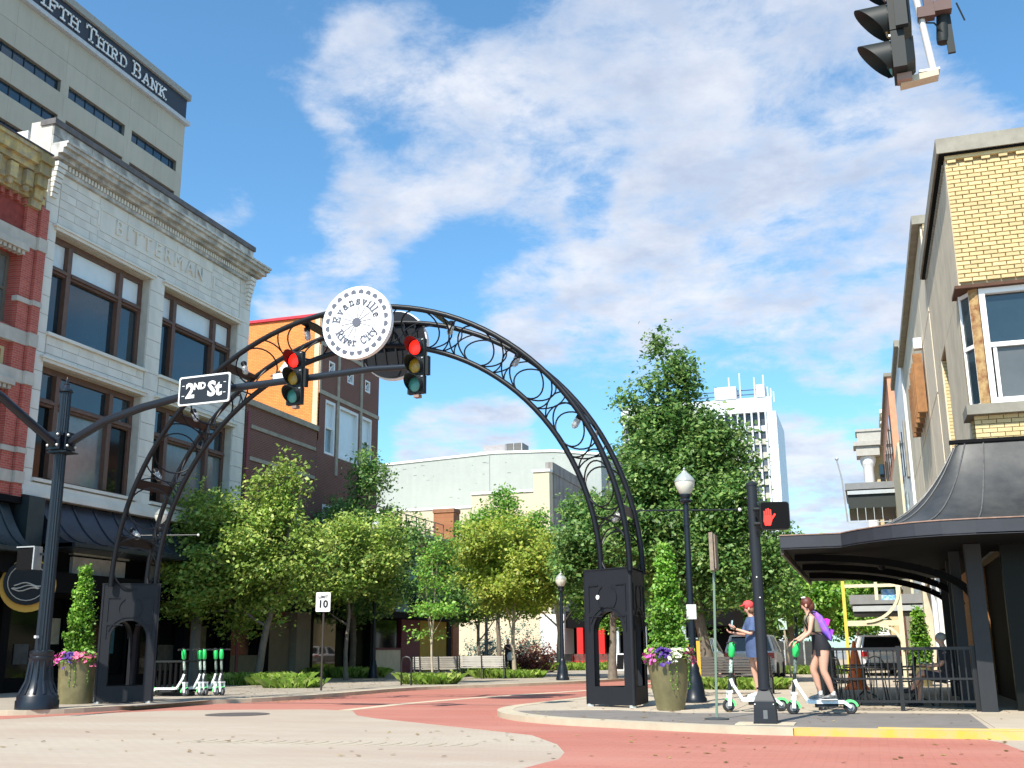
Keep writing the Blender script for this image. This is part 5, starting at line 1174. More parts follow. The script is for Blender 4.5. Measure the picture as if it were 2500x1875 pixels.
def leafmesh(name, V, m, parent, stuff=True):
    n = len(V)//4; me = bpy.data.meshes.new(name); me.vertices.add(n*4); me.vertices.foreach_set('co', V.ravel())
    me.loops.add(n*4); me.loops.foreach_set('vertex_index', np.arange(n*4, dtype=np.int32))
    me.polygons.add(n); me.polygons.foreach_set('loop_start', np.arange(0,n*4,4, dtype=np.int32)); me.polygons.foreach_set('loop_total', np.full(n,4, dtype=np.int32))
    me.update(); me.materials.append(m); o = bpy.data.objects.new(name, me); COL.objects.link(o); o.parent = parent
    if stuff: o['kind'] = 'stuff'
    return o
def tree(label, base, blobs, clusters, per, size, lm, bark, tr=.12, th=2.0, seed=1, limbs=9, spread=.22, lean=(0,0), cat='tree', name='maple_tree', group=None):
    """blobs: (x,y,z, rx,ry,rz, weight) in metres relative to the base"""
    rs = np.random.RandomState(seed); t = thing(name, label, cat, base, 0, group)
    clusters = int(clusters*2.0); size *= 1.02; spread *= 1.0; per = int(per*1.12)
    w = np.array([b[6]*b[3]*b[4]*b[5] for b in blobs]); w = w/w.sum(); cs = []
    for _ in range(clusters):
        b = blobs[rs.choice(len(blobs), p=w)]; d = rs.normal(0,1,3); d /= np.linalg.norm(d)
        r = rs.uniform(0,1)**.42; cs.append((b[0]+d[0]*b[3]*r, b[1]+d[1]*b[4]*r, b[2]+d[2]*b[5]*r))
    # stray twigs break the outline
    for _ in range(clusters//7):
        b = blobs[rs.choice(len(blobs), p=w)]; d = rs.normal(0,1,3); d /= np.linalg.norm(d); r = rs.uniform(1.0,1.2)
        cs.append((b[0]+d[0]*b[3]*r, b[1]+d[1]*b[4]*r, b[2]+d[2]*b[5]*r))
    leafmesh('crown', leaves(rs, cs, per, (spread,spread,spread*.6), size), lm, t)
    top = max(b[2]+b[5]*.5 for b in blobs)
    P = [Vector((lean[0]*z/th+.04*math.sin(z*2+seed), lean[1]*z/th+.04*math.cos(z*1.7+seed), z)) for z in np.linspace(0, top*.92, 12)]
    R_ = [tr*(1.25 if i == 0 else 1)*(1-.8*i/11) for i in range(12)]
    B().tube(P, R_, 9).build('trunk', bark, t, smooth=True, local=True)
    for k in range(limbs):
        i = 2+int(k*8/limbs); p = P[i] if P[i].z > th*.8 else P[min(11,i+2)]
        q = Vector(cs[rs.randint(len(cs))]); 
        for _ in range(6):
            q2 = Vector(cs[rs.randint(len(cs))])
            if q2.z > p.z+.1 and (q2-p).length < 3.2 and (q2-p).length > (q-p).length*.6: q = q2
        m_ = (p+q)/2+Vector((0,0,-.1)); r0 = R_[i]*.55
        pts = [p*(1-s)**2+m_*2*s*(1-s)+q*s*s for s in (0,.25,.5,.75,1)]
        B().tube(pts, [r0,r0*.8,r0*.6,r0*.4,r0*.15], 6).build('limb', bark, t, smooth=True, local=True)
    return t
def rb(rs_, x, y, z, r, n, sub=.5):
    o = []
    q = random.Random(rs_)
    for _ in range(n):
        a = q.uniform(0,6.28); e = q.uniform(-.9,.95); rr = q.uniform(.45,.95)
        o.append((x+r[0]*rr*math.cos(a)*math.sqrt(1-e*e), y+r[1]*rr*math.sin(a)*math.sqrt(1-e*e), z+r[2]*rr*e, r[0]*sub*q.uniform(.6,1.1), r[1]*sub*q.uniform(.6,1.1), r[2]*sub*q.uniform(.5,1.0), 1))
    return o
tree('broad maple with grey leaning trunk in front of the brown brick buildings', (-21.0,35.1,.1), rb(3,-.9,0,4.6,(3.1,2.6,2.7),26,.38)+[(-.6,0,4.6,2.2,1.8,2.0,1),(-2.6,0,5.2,1.2,1.1,1.1,1.2),(1.6,.2,4.4,1.3,1.1,1.4,1.2),(-3.2,0,2.7,.9,.8,.5,1.2),(.9,0,7.4,.7,.6,1.1,1.5),(.3,0,6.4,1.1,1,1.2,1.2),(-3.6,0,3.6,1.0,.9,1.2,1.2)], 680, 26, .15, L_MAPLE, BARK, .15, 2.3, 7, 11, .24, lean=(.5,0), group='street maples on the left pavement')
tree('bushy maple in front of the mural wall, right of the leaning one', (-22.2,45.3,.1), rb(8,0.2,0,5.3,(3.0,2.6,3.2),24,.40)+[(.6,0,9.0,.9,.8,1.3,1.6),(0,0,5.4,2.3,2.0,2.6,1)], 640, 26, .16, L_DARK, BARK, .16, 2.2, 11, 9, .26, group='street maples on the left pavement')
tree('small maple crown between the leaning maple and the low awning', (-20.1,40.5,.1), rb(14,-.1,0,4.8,(2.2,2.0,2.5),16,.42), 330, 24, .15, L_MAPLE, BARK, .10, 2.0, 15, 6, .24, group='street maples on the left pavement')
tree('slender pale-stemmed sapling beside the benches', (-14.55,36.0,.1), [(0,0,3.6,.65,.65,1.2,1),(.1,0,2.5,.95,.8,.22,2),(.3,0,4.6,.5,.5,.6,1),(-.3,0,1.7,.7,.5,.2,.8)], 90, 14, .11, L_LIME, BARKP, .045, 1.2, 21, 8, .16, name='sapling')
tree('mid green young tree behind the sapling', (-18.0,50.5,.1), rb(25,0,0,4.2,(1.9,1.8,2.0),14,.42), 240, 24, .15, L_DARK, BARK, .10, 1.8, 26, 5, .24)
tree('yellow-green street tree with pale forked trunk beyond the arch', (-14.4,44.8,.1), rb(31,0,0,4.35,(2.6,2.3,2.2),24,.40)+[(0,0,4,1.6,1.5,1.4,.6),(-.2,0,6.3,1.0,1.0,.7,1)], 560, 24, .15, L_YEL, BARKP, .10, 1.7, 33, 11, .25, name='street_tree')
tree('tall fresh green tree behind the yellow-green one', (-20.2,60.0,.1), rb(41,0,0,6.2,(3.0,2.6,3.0),20,.40)+[(.2,0,9.2,.8,.8,1.1,1.3)], 480, 24, .19, L_LIME, BARK, .15, 2.6, 43, 6, .32, name='street_tree')
tree('bright green tree just left of the right pier', (-17.6,63.5,.1), rb(51,0.2,0,5.0,(2.6,2.4,3.2),18,.42), 420, 24, .19, L_LIME, BARKP, .14, 1.8, 53, 6, .32, name='street_tree')
tree('bright green tree standing beyond the open arch of the right pier', (-15.3,72,.1), rb(55,0.2,0,4.6,(2.2,2.2,2.3),12,.45), 260, 22, .19, L_LIME, BARKP, .13, 1.8, 57, 5, .32, name='street_tree')
tree('very large dark leafy tree behind the right-hand street lamp', (-5.05,36.5,.1), rb(61,-.35,0,5.3,(2.6,2.3,3.6),34,.34)+rb(62,-1.0,0,8.8,(1.75,1.5,2.0),22,.42)+[(-1.2,0,11.6,.35,.35,.8,2.0),(-2.5,0,9.7,.45,.4,.5,1.4),(-.3,0,10.6,.4,.4,.7,1.5),(.9,0,7.7,.9,.8,1.1,1.2),(2.2,0,3.6,.7,.8,1.7,1.2),(-.3,0,5.0,2.0,1.8,3.0,1)], 1250, 26, .155, L_DARK, BARK, .21, 2.4, 63, 12, .24, lean=(-.24,0), name='large_tree')
tree('spreading dark tree left of the large one, behind the right leg of the arch', (-9.6,42.5,.1), rb(71,0,0,5.0,(2.2,2.2,2.9),18,.42)+rb(72,1.8,0,6.6,(1.2,1.2,2.2),8,.45), 470, 26, .17, L_DARK, BARK, .16, 2.4, 73, 7, .26, name='large_tree')
for k,(x,y,r_,h,s_,lab) in enumerate(((-2.1,54,1.9,3.7,81,'leafy green tree beside the far parked cars at right'),(-3.9,60,2.2,4.6,85,'leafy green tree behind the white notice lamp'),(-.6,66,2.2,4.0,88,'green tree at the far end of the right pavement'))):
    tree(lab, (x,y,.1), rb(s_,0,0,h,(r_,r_,h*.55),14,.45), 330, 22, .19, L_LIME if k != 1 else L_DARK, BARK, .13, 1.5, s_+1, 5, .3, name='street_tree', group='trees down the right pavement')
for k,(x,y,w,h,m,lab,nm) in enumerate(((-17.0,56,1.5,1.5,L_RED,'russet red-leaved shrub beyond the benches','red_shrub'),(-21.8,70,2.4,2.9,L_BLUE,'blue-green spruce bush behind the russet shrub','spruce_shrub'),(-25.2,72,2.0,2.6,L_BLUE,'pale blue-green bush behind the benches, left of the woman','spruce_shrub'))):
    rs = np.random.RandomState(90+k); t = thing(nm, lab, 'shrub', (x,y,.1))
    cs = [(rs.normal(0,w*.36), rs.normal(0,w*.3), abs(rs.normal(h*.35,h*.25))*(1-.0)) for _ in range(150)]
    leafmesh('crown', leaves(rs, cs, 18, (.18,.18,.14), .14), m, t); B().tube([(0,0,0),(.05,0,h*.6)],[.06,.02],6).build('stem', BARK, t, local=True)
tree('distant dark tree line filling the street end', (-8,120,.1), rb(95,0,0,6,(17,4,5),40,.34), 900, 22, .42, L_DARK, BARK, .3, 2, 96, 5, .8, name='tree_line', cat='tree line')['kind'] = 'stuff'
# ---------------------------------------------------------------- grass beds
GRS = leafmat('liriope_blades', (.10,.20,.02), (.22,.34,.05), (.42,.50,.14), .35)
def grass(x, y, rx, ry, n, h, lab, seed):
    rs = np.random.RandomState(seed); a = rs.uniform(0,6.283,n); r = np.sqrt(rs.uniform(0,1,n)); px = rx*r*np.cos(a); py = ry*r*np.sin(a)
    # tuft like clumping
    hh = h*rs.uniform(.6,1.25,n); dx = rs.normal(0,.5,n)*hh; dy = rs.normal(0,.5,n)*hh; w = .012
    V = np.zeros((n,4,3)); V[:,0] = np.stack([px-w,py,np.zeros(n)],1); V[:,1] = np.stack([px+w,py,np.zeros(n)],1)
    V[:,2] = np.stack([px+dx*.5+w,py+dy*.5,hh*.85],1); V[:,3] = np.stack([px+dx,py+dy,hh*rs.uniform(.6,1,n)],1)
    o = leafmesh('grass_bed', V.reshape(-1,3), GRS, None); o.location = (x,y,.1); o['label'] = lab; o['category'] = 'grass bed'
for k,(x,y,rx,ry,n,h,lab) in enumerate(((-20.4,34.4,1.9,.8,2600,.38,'grass bed round the leaning maple trunk'),(-17.5,31.5,1.0,.5,900,.3,'sparse grass strip beside the speed sign'),(-22.2,44.6,1.9,.9,2400,.42,'grass bed under the second maple'),(-14.5,35.6,1.0,.6,1700,.34,'grass bed round the pale sapling'),
    (-14.4,44.0,1.5,.8,2200,.3,'grass bed round the yellow-green tree'),(-16.6,47,1.2,.6,1300,.34,'shaded grass bed behind the benches'),(-17.2,62,3.2,1.2,2600,.4,'long grass bed beyond the slim lamp post'),(-3.4,31,1.2,.5,1300,.3,'grass tuft under the dark bench'),(-2.6,50.5,2.0,1.0,1800,.35,'grass bed by the far globe lamp'))):
    grass(x,y,rx,ry,n,h,lab,200+k)
# ---------------------------------------------------------------- planters with topiary
POT = mat('olive_glazed_pot', (.20,.175,.085), .42, var=.3, vscale=5, streak=.35, spec=.5, col2=(.13,.115,.055))
PET = [mat('magenta_petals', (.75,.06,.42), .6, var=.2, vscale=9, col2=(.85,.25,.55)), mat('purple_petals', (.07,.02,.22), .6), mat('white_petals', (.80,.78,.60), .6), mat('pink_petals', (.80,.16,.30), .6)]
def planter(lab, x, y, rt, rbm, h, th, tw, seed, cols):
    t = thing('planter', lab, 'planter', (x,y,.1), 0, 'tall flower planters beside the arch')
    B().lathe((0,0,0),[(rbm,0),(rbm*1.02,.03),(rbm+(rt-rbm)*.45,h*.35),(rt*.97,h*.85),(rt,h-.03),(rt*1.02,h),(rt*.95,h),(rt*.93,h-.06),(0,h-.07)],32).build('pot', POT, t, smooth=True, local=True)
    rs = np.random.RandomState(seed); cs = []
    for _ in range(260):
        z = rs.uniform(0,1)**1.15; a = rs.uniform(0,6.283); r = tw*(1-z)**.62*(.45+.65*rs.uniform())*(1+.22*math.sin(z*26+a*2+seed)); cs.append((r*math.cos(a), r*math.sin(a), h+.04+z*(th-h)))
    leafmesh('topiary_conifer', leaves(rs, cs, 30, (.06,.06,.06), .062, .3, .8), L_CON, t)
    B().tube([(0,0,h-.1),(0,0,h+.6)],.03,6).build('conifer_stem', BARK, t, local=True)
    cs = [(rt*1.02*math.cos(a)*q, rt*1.02*math.sin(a)*q, h+.02+.05*math.sin(a*5)) for a, q in zip(rs.uniform(0,6.283,130), rs.uniform(.5,1.12,130))]
    leafmesh('petunia_foliage', leaves(rs, cs, 10, (.04,.04,.045), .045), L_LIME, t)
    # blooms as five-sided cups grouped by colour round the rim
    for ci, (a0, a1, nfl) in cols:
        b = B()
        for _ in range(nfl):
            a = R(rs.uniform(a0,a1)); q = rs.uniform(.55,1.2); c = Vector((rt*q*math.cos(a), rt*q*math.sin(a), h+.10+rs.uniform(-.10,.06)-(.18 if q>1.1 else 0)*rs.uniform(0,1)))
            n_ = Vector((math.cos(a)*.8+rs.normal(0,.3), math.sin(a)*.8+rs.normal(0,.3), .6)).normalized(); u = n_.orthogonal().normalized(); w = n_.cross(u); r_ = rs.uniform(.030,.055)
            b.add([c]+[c+(u*math.cos(i*1.2566)+w*math.sin(i*1.2566))*r_*(1+.0)+n_*.014 for i in range(5)], [(0,i+1,(i+1)%5+1) for i in range(5)])
        o = b.build('petunias', PET[ci], t, local=True, stuff=True)
    vn = B()
    for a in (R(-75),R(-60),R(15),R(-20),R(160)):
        p = [Vector((rt*1.03*math.cos(a)*(1-.1*k/8)+rs.normal(0,.012), rt*1.03*math.sin(a)*(1-.1*k/8), h-.02-k*.075)) for k in range(8)]; vn.tube(p, .004, 4)
        for q in p: vn.ball(q+Vector((rs.normal(0,.01),-.01,0)), (.016,.008,.014), 5, 4)
    vn.build('trailing_vine', MATS['bright_green_leaves'], t, local=True, stuff=True)
    return t
planter('large olive planter with flowers and conifer beside the right pier', -3.55, 20.35, .40, .25, .92, 2.88, .30, 301, [(0,(180,250,70)),(1,(245,285,60)),(2,(280,335,75)),(3,(325,375,70)),(0,(20,180,60))])
planter('olive planter with pink flowers and tilted conifer beside the left pier', -17.05, 20.9, .43, .36, .95, 2.95, .27, 302, [(0,(180,250,60)),(1,(255,300,40)),(3,(290,360,60)),(3,(0,180,50))])
# ---------------------------------------------------------------- benches
SLG = mat('sunbleached_bench_slats', (.50,.47,.42), .7, var=.12); SLD = mat('dark_bench_slats', (.10,.085,.075), .6, var=.15)
def bench(lab, loc, rz, m, L_=1.75, proto=None, grp='slatted benches near the yellow-green tree'):
    t = thing('park_bench', lab, 'bench', loc, rz, grp)
    for k in range(7): B().box(-L_/2,-.10+k*.072,.43,L_/2,-.045+k*.072,.455).build('seat_slat', m, t, local=True)
    for k in range(6): B().box(-L_/2,.39+k*.018,.50+k*.066,L_/2,.415+k*.018,.555+k*.066).build('back_slat', m, t, local=True)
    for x in (-L_/2+.05,0,L_/2-.05):
        b = B(); b.bar((x,-.08,0),(x,-.02,.43),.04,.05).bar((x,.46,0),(x,.38,.43),.04,.05).bar((x,-.1,.415),(x,.42,.415),.04,.03).bar((x,.41,.43),(x,.52,.92),.04,.04)
        if x: b.bar((x,-.1,.64),(x,.44,.66),.05,.03).bar((x,-.09,.43),(x,-.09,.64),.035,.035)
        b.build('iron_frame', M_F, t, local=True)
    return t
bench('pale slatted bench with its back to the road, leftmost beside the sapling', (-16.1,40.2,.1), R(200), SLG)
bench('weathered bench between the sapling and the pale middle bench', (-15.4,38.9,.1), R(192), mat('weathered_bench_slats', (.36,.32,.27), .75, var=.2), 1.5)
bench('bright pale bench in the middle of the row left of the yellow-green tree', (-15.0,42.6,.1), R(190), SLG, 1.9)
bench('pale bench nearest the lamp base left of the yellow-green trunk', (-14.6,44.9,.1), R(188), SLG, 1.6) if False else None
bench('pale bench next to the lamp base, right end of the row', (-16.2,46.2,.1), R(186), SLG, 1.8)
bench('dark slatted bench behind the large planter, in front of the white car', (-3.25,28.0,.1), R(180), SLD, 1.9, grp='dark benches on the right')
bench('dark bench beyond the road seen left of the right pier', (-15.6,64,.1), R(185), SLD, 2.4, grp='dark benches on the right')
bench('dark bench further left beyond the slim lamp post', (-17.6,64,.1), R(185), SLD, 2.4, grp='dark benches on the right')
hoop = thing('bike_rack', 'black hoop bike rack beside the sapling bed', 'bike rack', (-14.7,34.0,.1))
B().tube([(-14.85,34,.1),(-14.85,34,.85),(-14.8,34,.98),(-14.68,34,1.02),(-14.56,34,.98),(-14.5,34,.85),(-14.5,34,.1)],.03,8).build('hoop', M_F, hoop, smooth=True)
rk = thing('newspaper_rack', 'steel rack seen through the opening of the left pier', 'rack', (-17.5,25,.1))
for k in range(7): B().box(-18.0+k*.16,25.0,.2,-17.93+k*.16,25.05,.95).build('upright', DARK, rk)
B().box(-18.05,24.98,.95,-16.9,25.3,1.0).box(-18.05,24.98,.12,-16.9,25.3,.2).build('frame', SIG, rk)
# ---------------------------------------------------------------- scooters
LG = mat('scooter_green', (.03,.62,.14), .4, var=.05); LGP = mat('fender_green', (.16,.78,.24), .4, var=.05); SCW = mat('scooter_white', (.80,.82,.84), .35, var=.03); RUB = mat('tyre_rubber', (.025,.025,.028), .8, var=.1)
def scooter(lab, loc, rz, group, steer=0):
    """local: front towards +X"""
    t = thing('electric_scooter', lab, 'scooter', loc, rz, group)
    dk = B(); dk.prism([(-.30,-.085,.17),(.22,-.085,.17),(.30,-.05,.18),(.30,.05,.18),(.22,.085,.17),(-.30,.085,.17)],(0,0,.055)); dk.build('deck', SCW, t, local=True)
    B().box(-.28,-.07,.226,.2,.07,.231).build('grip_mat', RUB, t, local=True); B().box(-.2,-.06,.11,.15,.06,.169).build('underdeck_battery', RUB, t, local=True)
    B().bar((.26,0,.19),(.43,0,.46),.05,.05).bar((.43,0,.44),(.47,0,.56),.06,.06).build('front_frame', SCW, t, local=True)
    for x in (.52,-.42):
        w = B().tube([(x+.085*math.cos(a),0,.108+.085*math.sin(a)) for a in [i*math.pi/10 for i in range(20)]],.026,8,closed=True).build('wheel', RUB, t, smooth=True, local=True)
        B().lathe((x,-.02,.108),[(0,0),(.06,0),(.06,.04),(0,.041)],14,(0,1,0)).build('rim', mat('grey_hub', (.25,.26,.27), .4), w, local=True)
    for x, a0, a1, nm in ((-.42,20,170,'rear_fender'),(.52,60,190,'front_fender')):
        b = B(); p = [(x+.125*math.cos(R(a)), .108+.125*math.sin(R(a))) for a in range(a0,a1+1,15)]
        rows = [[(px_,yy,pz) for px_,pz in p] for yy in (-.045,.045)]; b.grid(rows); 
        for s_ in (-.045,.045): b.add([(px_,s_,pz) for px_,pz in p]+[(x+.085*math.cos(R(a)),s_,.108+.085*math.sin(R(a))) for a in range(a1,a0-1,-15)],[tuple(range(2*len(p)))])
        b.build(nm, LGP, t, smooth=False, local=True)
    B().bar((-.30,.05,.2),(-.42,.05,.11),.02,.05).bar((-.30,-.05,.2),(-.42,-.05,.11),.02,.05).build('rear_fork', SCW, t, local=True)
    B().bar((.52,.06,.10),(.50,.06,.32),.03,.06).bar((.52,-.06,.10),(.50,-.06,.32),.03,.06).box(.45,-.075,.32,.54,.075,.36).build('front_fork', SCW, t, local=True)
    B().tube([(.50,0,.35),(.47,0,.56),(.405,0,1.1)],[.03,.03,.026],10).build('stem', mat('scooter_stem_black', (.015,.02,.018), .4), t, smooth=True, local=True)
    B().lathe((.455,0,.66),[(.033,0),(.033,.22)],10,(-.12,0,1)).build('printed_stem_wrap', mat('stem_wrap', (.03,.12,.06), .5, var=.9, vscale=45, col2=(.6,.66,.62)), t, local=True)
    B().lathe((.425,0,.92),[(.03,0),(.055,.03),(.06,.15),(.05,.24),(.03,.26)],14,(-.11,0,1)).build('green_pod', LG, t, smooth=True, local=True)
    B().tube([(.40,-.27,1.16),(.40,-.12,1.17),(.40,0,1.15),(.40,.12,1.17),(.40,.27,1.16)],.014,8).build('handlebar', RUB, t, smooth=True, local=True)
    B().tube([(.41,-.28,1.165),(.40,-.15,1.172)],.02,8).build('left_grip', RUB, t, local=True); B().tube([(.41,.28,1.165),(.40,.15,1.172)],.02,8).build('right_grip', RUB, t, local=True)
    B().box(.37,-.03,1.15,.43,.03,1.21).build('display_unit', RUB, t, local=True)
    return t
RZ2 = R(180+14)
sc2 = scooter('green and white scooter ridden by the woman with the purple backpack', (-.80,19.35,.1), RZ2, 'rental scooters')
sc1 = dup(sc2, (-1.96,20.05,.1), R(180+22), 'green and white scooter ridden by the person in the red cap')
labs = ['leftmost parked scooter, its deck lying towards the left pier','second parked scooter from the left, overlapping its neighbour','third parked scooter from the left, middle of the row','fourth parked scooter, second from the right','rightmost parked scooter, nearest the grass bed']
for k in range(5):
    x = (-17.40,-17.12,-17.02,-16.82,-16.66)[k]; y = (24.5,24.9,25.0,25.2,25.3)[k]
    o = dup(sc2, (x+.0, y+.3, .1), R((4,-8,-14,-12,-20)[k]), labs[k]); o['group'] = 'rental scooters'
# ---------------------------------------------------------------- people
SKIN = mat('skin', (.62,.34,.24), .55, var=.06, spec=.35)
def skinbody(name, J, E_, m, parent, fingers=(), sub=2):
    names = list(J); idx = {k: i for i, k in enumerate(names)}
    me = bpy.data.meshes.new(name); me.from_pydata([J[k][0] for k in names], [(idx[a], idx[b]) for a, b in E_], [])
    o = bpy.data.objects.new(name, me); COL.objects.link(o)
    sk = o.modifiers.new('s', 'SKIN'); sk.use_smooth_shade = True; ss = o.modifiers.new('d', 'SUBSURF'); ss.levels = sub; ss.render_levels = sub
    if not me.skin_vertices: me.attributes.new
    for i, k in enumerate(names):
        r_ = J[k][1]; me.skin_vertices[0].data[i].radius = r_ if isinstance(r_, tuple) else (r_, r_)
    me.skin_vertices[0].data[0].use_root = True
    bpy.context.view_layer.update()
    nm = bpy.data.meshes.new_from_object(o.evaluated_get(bpy.context.evaluated_depsgraph_get())); bpy.data.objects.remove(o)
    fb = B()
    for w, d, u in fingers:      # wrist end, pointing direction, curl direction
        w, d, u = Vector(w), Vector(d).normalized(), Vector(u).normalized(); s_ = d.cross(u).normalized()
        for i, ln in enumerate((.062,.074,.080,.070)):
            p0 = w+d*.045+s_*(.028-.019*i); p1 = p0+d*ln*.5+u*.006; p2 = p1+d*ln*.3+u*.02; p3 = p2+d*ln*.12+u*.022
            fb.tube([p0-d*.02,p0,p1,p2,p3],[.009,.009,.0085,.0075,.005],6)
        fb.tube([w+d*.005+s_*-.03,w+d*.03+s_*-.045+u*.01,w+d*.055+s_*-.048+u*.03],[.011,.010,.007],6)
    if fb.v:
        n0 = len(nm.vertices); V = [tuple(v.co) for v in nm.vertices]+fb.v; F_ = [tuple(p.vertices) for p in nm.polygons]+[tuple(i+n0 for i in f) for f in fb.f]
        m2 = bpy.data.meshes.new(name); m2.from_pydata(V, [], F_); nm = m2
    nm.polygons.foreach_set('use_smooth', [True]*len(nm.polygons)); nm.materials.clear(); nm.materials.append(m); nm.name = name
    q = bpy.data.objects.new(name, nm); COL.objects.link(q); q.parent = parent; return q
EDG = [('pel','sp'),('sp','ch'),('ch','nb'),('nb','nk'),('nk','hd'),('hd','ht'),('hd','ns'),('pel','hL'),('hL','kL'),('kL','cL'),('cL','aL'),('aL','tL'),('pel','hR'),('hR','kR'),('kR','cR'),('cR','aR'),('aR','tR'),('ch','sL'),('sL','eL'),('eL','wL'),('wL','mL'),('ch','sR'),('sR','eR'),('eR','wR'),('wR','mR')]
def E2(c, a, b): return (c, a, b)
def ell(cx, cy, cz, a, b, tilt=0): return ((cx,cy,cz),(a*math.cos(tilt),0,a*math.sin(tilt)),(0,b,0))
def shoe(parent, x, y, z, m, sole=None, rz=0):
    b = B(); c, s_ = math.cos(rz), math.sin(rz)
    def T_(px_, py_, pz_): return (x+px_*c-py_*s_, y+px_*s_+py_*c, z+pz_)
    b.loft([(T_(dx,0,h/2+.005),(-s_*w,c*w,0),(0,0,h/2)) for dx, w, h in ((-.075,.03,.07),(-.06,.038,.09),(-.01,.037,.10),(.06,.042,.07),(.12,.045,.055),(.16,.036,.04),(.18,.015,.025))],12)
    o = b.build('shoe', m, parent, smooth=True, local=True)
    B().loft([(T_(dx,0,0),(-s_*w,c*w,0),(0,0,.012)) for dx, w in ((-.085,.02),(-.06,.042),(.05,.044),(.13,.048),(.18,.03),(.19,.01))],10).build('sole', sole or WHITE, o, local=True)
# --- woman with backpack on the right scooter
p2 = thing('person', 'woman in black shorts with a purple and pink backpack and reddish hair riding a scooter', 'person', (-.80,19.35,.335), RZ2)
J = {'pel':((.0,0,.90),.105),'sp':((.05,0,1.07),.085),'ch':((.12,0,1.25),.10),'nb':((.16,0,1.38),.05),'nk':((.18,0,1.44),.042),'hd':((.20,0,1.54),.08),'ht':((.195,0,1.61),.072),'ns':((.275,0,1.53),.02),
 'hL':((.0,-.09,.83),.115),'kL':((.13,-.10,.47),.064),'cL':((.08,-.10,.33),.062),'aL':((.04,-.09,.08),.034),'tL':((.13,-.09,.03),.03),
 'hR':((-.03,.09,.83),.115),'kR':((.0,.11,.45),.064),'cR':((-.06,.11,.31),.062),'aR':((-.13,.10,.08),.034),'tR':((-.05,.10,.03),.03),
 'sL':((.14,-.165,1.34),.047),'eL':((.18,-.215,1.08),.037),'wL':((.40,-.20,1.02),.026),'mL':((.44,-.19,1.03),.026),
 'sR':((.14,.165,1.34),.047),'eR':((.20,.215,1.09),.037),'wR':((.41,.21,1.01),.026),'mR':((.45,.20,1.01),.026)}
# sides: camera sees the -Y side; hands close on the grips
for k in ('wL','mL','wR','mR'): 
    c_, r_ = J[k]; J[k] = ((c_[0]-.03, c_[1], c_[2]-.06), r_)
skinbody('body', J, EDG, SKIN, p2, fingers=[((.39,-.19,.965),(.3,0,-.2),(0,0,-1)),((.40,.20,.95),(.3,0,-.2),(0,0,-1))])
B().loft([ell(.03,0,1.05,.105,.145),ell(.01,0,.97,.125,.175),ell(-.02,0,.86,.155,.19),ell(-.02,0,.80,.15,.188)],20).build('shorts_seat', mat('black_shorts', (.012,.012,.018), .8), p2, smooth=True, local=True)
for y_, dx in ((-.09,.01),(.09,-.02)): B().loft([ell(dx-.01,y_,.86,.122,.088),ell(dx+.01,y_,.78,.112,.082),ell(dx+.025,y_,.70,.098,.076)],16).build('shorts_leg', mat('black_shorts', (0,0,0)), p2, smooth=True, local=True)
B().loft([ell(.05,0,1.10,.10,.135),ell(.08,0,1.17,.108,.145),ell(.12,0,1.27,.118,.155),ell(.145,0,1.33,.095,.15),ell(.155,0,1.37,.07,.10)],18).build('tank_top', mat('olive_tank_top', (.27,.25,.16), .8), p2, smooth=True, local=True)
PB = mat('backpack_purple', (.13,.10,.62), .45, var=.8, vscale=5, col2=(.45,.14,.72)); PK = mat('backpack_magenta', (.85,.03,.52), .45)
bp = B().loft([((.05,0,1.43),(.04,0,.02),(0,.09,0)),((.01,0,1.38),(.075,0,.03),(0,.14,0)),((-.05,0,1.22),(.095,0,.035),(0,.155,0)),((-.115,0,1.05),(.085,0,.035),(0,.15,0)),((-.15,0,.96),(.045,0,.02),(0,.11,0))],16).build('backpack', PB, p2, smooth=True, local=True)
B().ob((-.125,0,1.25),(.028,0,.012),(0,.10,0),(-.022,0,.055)).build('magenta_pocket', PK, bp, local=True); B().ob((-.185,0,1.08),(.022,0,.01),(0,.09,0),(-.02,0,.05)).build('violet_pocket', mat('backpack_violet', (.38,.05,.55), .5), bp, local=True)
stp = B()
for y_ in (-.10,.10): stp.tube([(.06,y_,1.42),(.16,y_*1.05,1.42),(.235,y_*1.02,1.28),(.16,y_*1.25,1.12),(-.05,y_*1.1,1.02)],.013,6)
stp.build('shoulder_strap', mat('strap_black', (.01,.01,.012), .7), bp, smooth=True, local=True)
HAIR = mat('reddish_hair', (.16,.035,.018), .5, var=.4, vscale=30, bump=.5, bscale=60)
hr = B().ball((.175,0,1.575),(.10,.088,.105),16,12).ball((.115,0,1.52),(.075,.07,.085),12,9).build('hair', HAIR, p2, smooth=True, local=True)
B().ob((.048,0,1.52),(.012,0,.008),(0,.03,0),(-.01,0,.045)).build('green_claw_clip', mat('pale_green_clip', (.25,.42,.20), .4), hr, local=True)
sgl = B().ball((.225,-.045,1.665),(.03,.03,.018),10,6).ball((.225,.045,1.665),(.03,.03,.018),10,6).tube([(.22,-.045,1.66),(.22,.045,1.66)],.007,5).build('white_sunglasses', WHITE, hr, local=True)
B().ball((.205,-.082,1.53),(.02,.012,.03),8,6).ball((.205,.082,1.53),(.02,.012,.03),8,6).build('ears', SKIN, p2, smooth=True, local=True)
B().ball((.268,-.03,1.555),.011,8,6).ball((.268,.03,1.555),.011,8,6).build('eyes', DARK, p2, local=True); B().ball((.268,0,1.495),(.01,.024,.008),8,5).build('mouth', mat('lips', (.45,.13,.12), .5), p2, local=True)
SNK = mat('black_white_sneaker', (.05,.05,.055), .6, var=.9, vscale=14, col2=(.6,.6,.6))
shoe(p2, .06,-.09,.0, SNK); shoe(p2, -.11,.10,.0, SNK)
